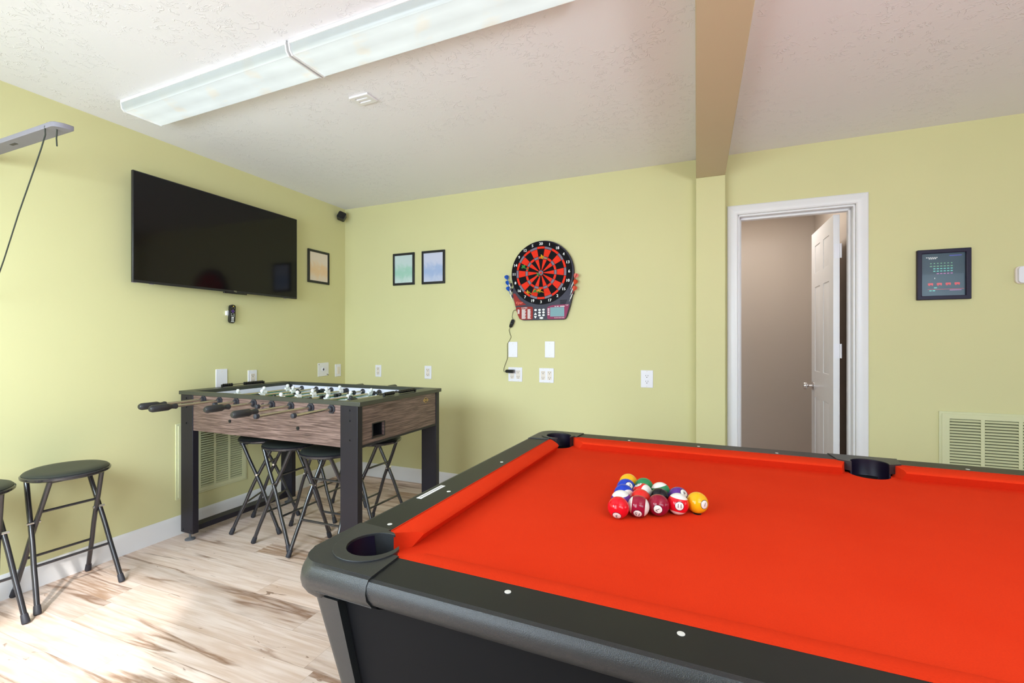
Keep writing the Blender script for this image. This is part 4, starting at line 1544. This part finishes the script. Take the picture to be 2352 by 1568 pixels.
# ================================================================ DARTBOARD
db = on_back('dartboard', 1.938, 1.736)
tag(db, 'round electronic dartboard in red and black hanging on the back wall', 'dartboard')
bodyp = []
for i in range(41):
    a = R(200 - 220 * i / 40)
    bodyp.append((0.006 + 0.249 * math.cos(a), -0.004 + 0.249 * math.sin(a)))
bodyp += [(0.250, -0.155), (0.225, -0.260), (0.200, -0.335), (0.190, -0.350), (0.172, -0.357), (-0.150, -0.357), (-0.168, -0.350), (-0.182, -0.332), (-0.215, -0.240), (-0.238, -0.150)]
mb = MB()
front_prism(mb, bodyp, 0.0, -0.030)
body = mb.build('dartboard_cabinet', 'dartpurple', db, bevel=0.006)
mb = MB()
front_prism(mb, ellipse(0, 0, 0.243, 0.240, 72), -0.028, -0.033)
nr = mb.build('number_ring', 'dkblack', db, bevel=0.001)
order = [20, 1, 18, 4, 13, 6, 10, 15, 2, 17, 3, 19, 7, 16, 8, 11, 14, 9, 12, 5]
mb = MB()


def sector(mb, r0, r1, a0, a1, m, y0=-0.033, y1=-0.036, g=0.0012):
    n = 4
    ga0, gb0 = g / r0 if r0 > 0.004 else 0.0, g / r1
    pts = [(r0 * math.sin(a0 + ga0 + (a1 - a0 - 2 * ga0) * i / n), r0 * math.cos(a0 + ga0 + (a1 - a0 - 2 * ga0) * i / n)) for i in range(n + 1)]
    pts += [(r1 * math.sin(a1 - gb0 - (a1 - a0 - 2 * gb0) * i / n), r1 * math.cos(a1 - gb0 - (a1 - a0 - 2 * gb0) * i / n)) for i in range(n + 1)]
    front_prism(mb, pts, y0, y1, m)


for i, num in enumerate(order):
    a0, a1 = R(18 * i - 9), R(18 * i + 9)
    dark = i % 2 == 0
    sector(mb, 0.022, 0.104, a0, a1, 1 if dark else 0)
    sector(mb, 0.107, 0.124, a0, a1, 0 if dark else 2)
    sector(mb, 0.127, 0.181, a0, a1, 1 if dark else 0)
    sector(mb, 0.184, 0.200, a0, a1, 0 if dark else 2)
mb.build('target_face', ['red', 'dkblack', 'dgrey'], db)
mb = MB()
front_prism(mb, ellipse(0, 0, 0.019, 0.019, 28), -0.033, -0.037, 0)
front_prism(mb, ellipse(0, 0, 0.008, 0.008, 20), -0.037, -0.038, 1)
mb.build('bullseye', ['dgrey', 'red'], db)
for i, num in enumerate(order):
    a = R(18 * i)
    mb = MB()
    for dx_ in (-0.0011, -0.0004, 0.0004, 0.0011):
        put_text(mb, str(num), 0.030, 0.221 * math.sin(a) + dx_, 0.221 * math.cos(a), -0.0338 - dx_ * 0.1)
    mb.build('number', 'txt', nr, smooth=False)

# lower console
mb = MB()
front_prism(mb, [(-0.232, -0.150), (-0.214, -0.148), (-0.175, -0.200), (-0.120, -0.238), (-0.212, -0.246)], -0.028, -0.0315, 0)
cn = mb.build('logo_panel', 'maroon', db)
mb = MB()
put_text(mb, 'Viper', 0.031, -0.182, -0.222, -0.0320, shear=0.3, sx=0.9)
mb.build('logo_lettering', 'txtred', cn, smooth=False)
mb = MB()
front_prism(mb, [(-0.208, -0.262), (-0.195, -0.254), (-0.075, -0.254), (-0.066, -0.262), (-0.068, -0.348), (-0.078, -0.352), (-0.160, -0.352), (-0.176, -0.346), (-0.190, -0.318)], -0.028, -0.0325, 0)
gp = mb.build('games_panel', 'maroon', db)
mb = MB()
put_text(mb, 'GAMES', 0.016, -0.137, -0.2635, -0.0330)
for c_, x_, w_, n_ in ((0, -0.183, 0.018, 7), (1, -0.140, 0.036, 15), (2, -0.096, 0.028, 15)):
    for k in range(n_):
        ww = w_ * (0.75 + 0.25 * ((k * 7 + c_ * 3) % 5) / 4)
        zz = -0.2745 - 0.0050 * k
        front_prism(mb, [(x_ - w_ / 2, zz - 0.0016), (x_ - w_ / 2 + ww, zz - 0.0016), (x_ - w_ / 2 + ww, zz + 0.0014), (x_ - w_ / 2, zz + 0.0014)], -0.0325, -0.0329)
mb.build('panel_print', 'txt', gp, smooth=False)
mb = MB()
for x_, z_ in ((-0.012, -0.281), (0.020, -0.280), (-0.044, -0.281), (-0.012, -0.301), (0.020, -0.300), (-0.012, -0.322), (0.020, -0.321)):
    front_prism(mb, ellipse(x_, z_, 0.0105, 0.0078, 18), -0.030, -0.0345)
front_prism(mb, ellipse(0.003, -0.342, 0.0155, 0.008, 20), -0.030, -0.0345)
front_prism(mb, [(-0.057, -0.318), (-0.033, -0.318), (-0.045, -0.299)], -0.030, -0.0345)
front_prism(mb, [(-0.057, -0.327), (-0.045, -0.346), (-0.033, -0.327)], -0.030, -0.0345)
mb.build('button_set', 'txt', db, bevel=0.0008)
mb = MB()
front_prism(mb, [(0.048, -0.268), (0.060, -0.256), (0.090, -0.248), (0.214, -0.243), (0.222, -0.250), (0.196, -0.340), (0.186, -0.352), (0.060, -0.352), (0.050, -0.346)], -0.028, -0.0325, 0)
dp = mb.build('display_panel', 'plum', db)
mb = MB()
front_prism(mb, [(0.073, -0.334), (0.183, -0.334), (0.183, -0.264), (0.073, -0.264)], -0.0325, -0.0335)
mb.build('display', 'lcd', dp)
mb = MB()
put_text(mb, 'TOP', 0.012, 0.202, -0.251, -0.0330, shear=0.2)
for k in range(4):
    mb.box(0.053, -0.0330, -0.280 - 0.014 * k, 0.067, -0.0326, -0.272 - 0.014 * k)
for k in range(7):
    mb.box(0.108 + 0.0115 * k, -0.0330, -0.345, 0.113 + 0.0115 * k, -0.0326, -0.340)
for a_, b_ in ((0.108, 0.119), (0.125, 0.140), (0.150, 0.186)):
    mb.box(a_, -0.0330, -0.260, b_, -0.0326, -0.255)
mb.build('display_print', 'txt', dp, smooth=False)
mb = MB()
for k in range(5):
    front_prism(mb, [(0.150, -0.214 - 0.007 * k), (0.205 - 0.003 * k, -0.214 - 0.007 * k), (0.205 - 0.003 * k, -0.211 - 0.007 * k), (0.150, -0.211 - 0.007 * k)], -0.0295, -0.0315)
mb.build('speaker_slots', 'dkblack', db)
mb = MB()
for k in range(3):
    zz = (-0.068, -0.110, -0.158)[k]
    xo = (0.262, 0.256, 0.250)[k]
    mb.box(xo - 0.008, -0.026, zz - 0.012, xo + 0.004, -0.008, zz + 0.012)
    xo = (-0.256, -0.250, -0.243)[k]
    mb.box(xo - 0.004, -0.026, zz - 0.020, xo + 0.008, -0.008, zz + 0.004)
mb.build('dart_holder', 'dartpurple', db, bevel=0.002)


def dart(tip, direction, colour, lab, roll=0.0):
    """tip in board coordinates; direction points from tip to flight."""
    b = bpy.data.objects['dartboard']
    d_ = Vector(direction).normalized()
    q = d_.to_track_quat('Z', 'Y').to_matrix().to_4x4() @ Matrix.Rotation(roll, 4, 'Z')
    base = Matrix.Translation((b.location.x, b.location.y, b.location.z)) @ Matrix.Rotation(K, 4, 'Z') @ Matrix.Translation(tip) @ q
    r_ = empty('dart', (0, 0, 0))
    r_.matrix_world = base
    cn = {'yellow': 'yellow', 'green': 'green', 'blue': 'blue', 'dartred': 'dartred'}[colour]
    MB().lathe([(0.0, 0), (0.0012, 0.004), (0.0013, 0.022)], 8).build('point', 'txt' if colour in ('blue', 'dartred') else cn, r_)
    MB().lathe([(0.0025, 0.020), (0.0036, 0.026), (0.0036, 0.056), (0.0028, 0.062)], 12).build('barrel', 'txt' if colour == 'dartred' else ('chrome' if colour == 'blue' else cn), r_)
    MB().lathe([(0.0022, 0.060), (0.0018, 0.092)], 8).build('shaft', cn, r_)
    mb = MB()
    for k in range(4):
        T = Matrix.Rotation(R(90 * k), 4, 'Z') @ Matrix.Rotation(R(90), 4, 'X')
        mb.prism([(0.0, 0.084), (0.010, 0.094), (0.0175, 0.106), (0.0165, 0.118), (0.007, 0.124), (0.0, 0.124)], -0.0005, 0.0005, T)
    mb.build('flight', cn, r_)
    tag(r_, lab, 'dart', 'plastic darts in and beside the dartboard')


dart((0.056, -0.034, 0.098), (-0.10, -1, 0.02), 'yellow', 'yellow dart stuck high in the dartboard above the bullseye', 0.2)
dart((0.026, -0.034, -0.152), (-0.02, -1, 0.06), 'yellow', 'yellow dart stuck near the bottom of the target, right of a green one', 0.5)
dart((-0.066, -0.034, -0.158), (0.0, -1, 0.03), 'yellow', 'yellow dart stuck at the lower left of the target face', 0.1)
dart((-0.096, -0.034, 0.026), (-0.04, -1, 0.10), 'green', 'green dart stuck in the left side of the target face', 0.7)
dart((0.000, -0.034, -0.006), (0.12, -1, -0.20), 'green', 'green dart stuck in the bullseye', 0.4)
dart((-0.010, -0.034, -0.155), (0.0, -1, 0.07), 'green', 'green dart stuck near the bottom of the target between two yellow ones', 0.75)
dart((-0.250, -0.020, -0.118), (-0.34, -0.10, 0.95), 'blue', 'topmost of three blue darts in the left side holder', 0.3)
dart((-0.244, -0.020, -0.162), (-0.34, -0.10, 0.95), 'blue', 'middle of three blue darts in the left side holder', 0.9)
dart((-0.237, -0.020, -0.208), (-0.34, -0.10, 0.95), 'blue', 'lowest of three blue darts in the left side holder', 0.5)
dart((0.232, -0.036, -0.135), (0.42, -0.05, 0.95), 'dartred', 'topmost of three orange red darts in the right side holder', 0.3)
dart((0.228, -0.036, -0.180), (0.42, -0.05, 0.95), 'dartred', 'middle of three orange red darts in the right side holder', 0.8)
dart((0.222, -0.036, -0.226), (0.42, -0.05, 0.95), 'dartred', 'lowest of three orange red darts in the right side holder', 0.5)

# power cord and adapter
cw_ = [(1.740, 1.463, 0.02), (1.704, 1.457, 0.010), (1.692, 1.430, 0.008), (1.689, 1.405, 0.010), (1.698, 1.385, 0.018), (1.690, 1.345, 0.020), (1.672, 1.320, 0.012), (1.663, 1.304, 0.006), (1.670, 1.275, 0.006), (1.678, 1.249, 0.006), (1.662, 1.217, 0.007), (1.648, 1.191, 0.008),
       (1.650, 1.135, 0.009), (1.648, 1.084, 0.008), (1.634, 1.045, 0.008), (1.622, 1.012, 0.010), (1.621, 0.992, 0.016), (1.630, 0.976, 0.026), (1.650, 0.980, 0.034)]
pts = []
for x_, z_, o_ in cw_:
    pts.append((x_, x_ * math.tan(K) - o_, z_))


def cat(pts, n=4):
    out = []
    P_ = [Vector(p) for p in pts]
    for i in range(len(P_) - 1):
        p0, p1, p2, p3 = P_[max(i - 1, 0)], P_[i], P_[i + 1], P_[min(i + 2, len(P_) - 1)]
        for k in range(n):
            t = k / n
            out.append(0.5 * ((2 * p1) + (-p0 + p2) * t + (2 * p0 - 5 * p1 + 4 * p2 - p3) * t * t + (-p0 + 3 * p1 - 3 * p2 + p3) * t * t * t))
    out.append(P_[-1])
    return out


ps = empty('power_adapter', (1.68, 1.68 * math.tan(K), 0.983), K)
tag(ps, 'black plug in adapter with a thin cord running up to the dartboard', 'power adapter')
Li = Matrix.Rotation(-K, 4, 'Z') @ Matrix.Translation((-1.68, -1.68 * math.tan(K), -0.983))
mb = MB()
mb.prism([(-0.034, -0.006), (-0.026, -0.0125), (0.033, -0.0125), (0.033, 0.0125), (-0.026, 0.0125), (-0.034, 0.005)], 0.012, 0.048, FRONT)
mb.build('adapter_body', 'blackgloss', ps, bevel=0.002)
MB().tube(cat(pts), 0.0017, 6, 0, Li).build('cord', 'black', ps)
mb = MB()
yk = 1.69 * math.tan(K)
for k in range(5):
    a = (k - 2) * 0.0035
    mb.tube(cat([(1.699 + a, yk - 0.012 - abs(a), 1.388), (1.704 + a, yk - 0.016, 1.372), (1.690 + a, yk - 0.018, 1.340), (1.681 + a * 0.6, yk - 0.014, 1.326), (1.678 + a, yk - 0.020, 1.334), (1.692 + a, yk - 0.024, 1.372), (1.699 + a, yk - 0.018, 1.388)]), 0.0019, 6, 0, Li)
mb.cyl((1.683, yk - 0.018, 1.356), (1.701, yk - 0.018, 1.352), 0.009, 10, 0, None, Li)
mb.build('cord_bundle', 'black', ps)

# ================================================================ ARCADE STYLE PRINT, THERMOSTAT
p = on_back('framed_picture', 4.327, 1.593)
tag(p, 'square black framed dark print with rows of coloured marks right of the door', 'picture')
t = NT('dark_blue_print')
tcn = t.n('TexCoord')
nn = t.n('TexNoise', {'Vector': tcn.outputs['Object'], 'Scale': 7.0, 'Detail': 2.0})
t.set(t.b.inputs['Base Color'], t.mix(nn.outputs[0], lin((0.035, 0.050, 0.075)), lin((0.05, 0.10, 0.13))))
t.b.inputs['Roughness'].default_value = 0.30
t.b.inputs['Coat Weight'].default_value = 0.15
t.b.inputs['Coat Roughness'].default_value = 0.03
apr = picture(p, 0.238, 0.284, t.m, 0.022, 0.022, M['dartpurple'])
M['mk1'] = mat('print_green', (0.20, 0.45, 0.28), 0.3)
M['mk2'] = mat('print_cyan', (0.18, 0.62, 0.55), 0.3)
M['mk3'] = mat('print_pink', (0.52, 0.22, 0.48), 0.3)
M['mk4'] = mat('print_red', (0.80, 0.12, 0.14), 0.3)
M['mk5'] = mat('print_blue', (0.10, 0.12, 0.50), 0.3)
mb = MB()


def mark(x_, z_, w_, h_, m_):
    front_prism(mb, rrect(x_ - w_ / 2, z_ - h_ / 2, x_ + w_ / 2, z_ + h_ / 2, min(w_, h_) * 0.35, 2), -0.0078, -0.0086, m_)


for r_, (zz, n0, m_) in enumerate(((0.064, 0, 0), (0.048, 0, 0), (0.034, 1, 1), (0.020, 1, 1), (0.006, 2, 2))):
    for k in range(n0, 7):
        mark(-0.053 + k * 0.0152, zz, 0.0105 if r_ else 0.007, 0.0055, m_)
for k in range(4):
    mark(-0.055 + 0.039 * k, -0.052, 0.024, 0.010, 3)
    mark(-0.055 + 0.039 * k - 0.006, -0.058, 0.009, 0.007, 3)
    mark(-0.055 + 0.039 * k + 0.008, -0.058, 0.007, 0.006, 3)
mark(-0.033, -0.074, 0.014, 0.006, 1)
mark(-0.055, -0.090, 0.012, 0.006, 1)
mark(-0.040, -0.090, 0.012, 0.006, 1)
mark(0.012, -0.0825, 0.160, 0.0016, 3)
mark(0.055, -0.089, 0.052, 0.004, 2)
mark(-0.036, -0.020, 0.003, 0.008, 4)
for k in range(6):
    mark(-0.072 + 0.009 * k, 0.098, 0.007, 0.004, 4)
for k in range(4):
    mark(-0.060 + 0.009 * k, 0.0915, 0.007, 0.005, 4)
mark(0.055, 0.105, 0.055, 0.005, 5)
mb.build('print_marks', ['mk1', 'mk2', 'mk3', 'mk4', 'txt', 'mk5'], apr)

th = on_back('thermostat', 4.700, 1.572)
tag(th, 'white rounded thermostat on the back wall at the right edge', 'thermostat')
mb = MB()
front_prism(mb, rrect(-0.071, -0.047, 0.071, 0.047, 0.020, 6), 0.0, -0.014)
mb.build('thermostat_base', 'almond', th, bevel=0.003)
mb = MB()
front_prism(mb, rrect(-0.063, -0.044, 0.066, 0.044, 0.016, 6), -0.012, -0.027)
mb.build('thermostat_cover', 'plate', th, bevel=0.005)
MB().box(-0.034, -0.0278, -0.014, 0.030, -0.0262, 0.022).build('display', 'lcd', th)
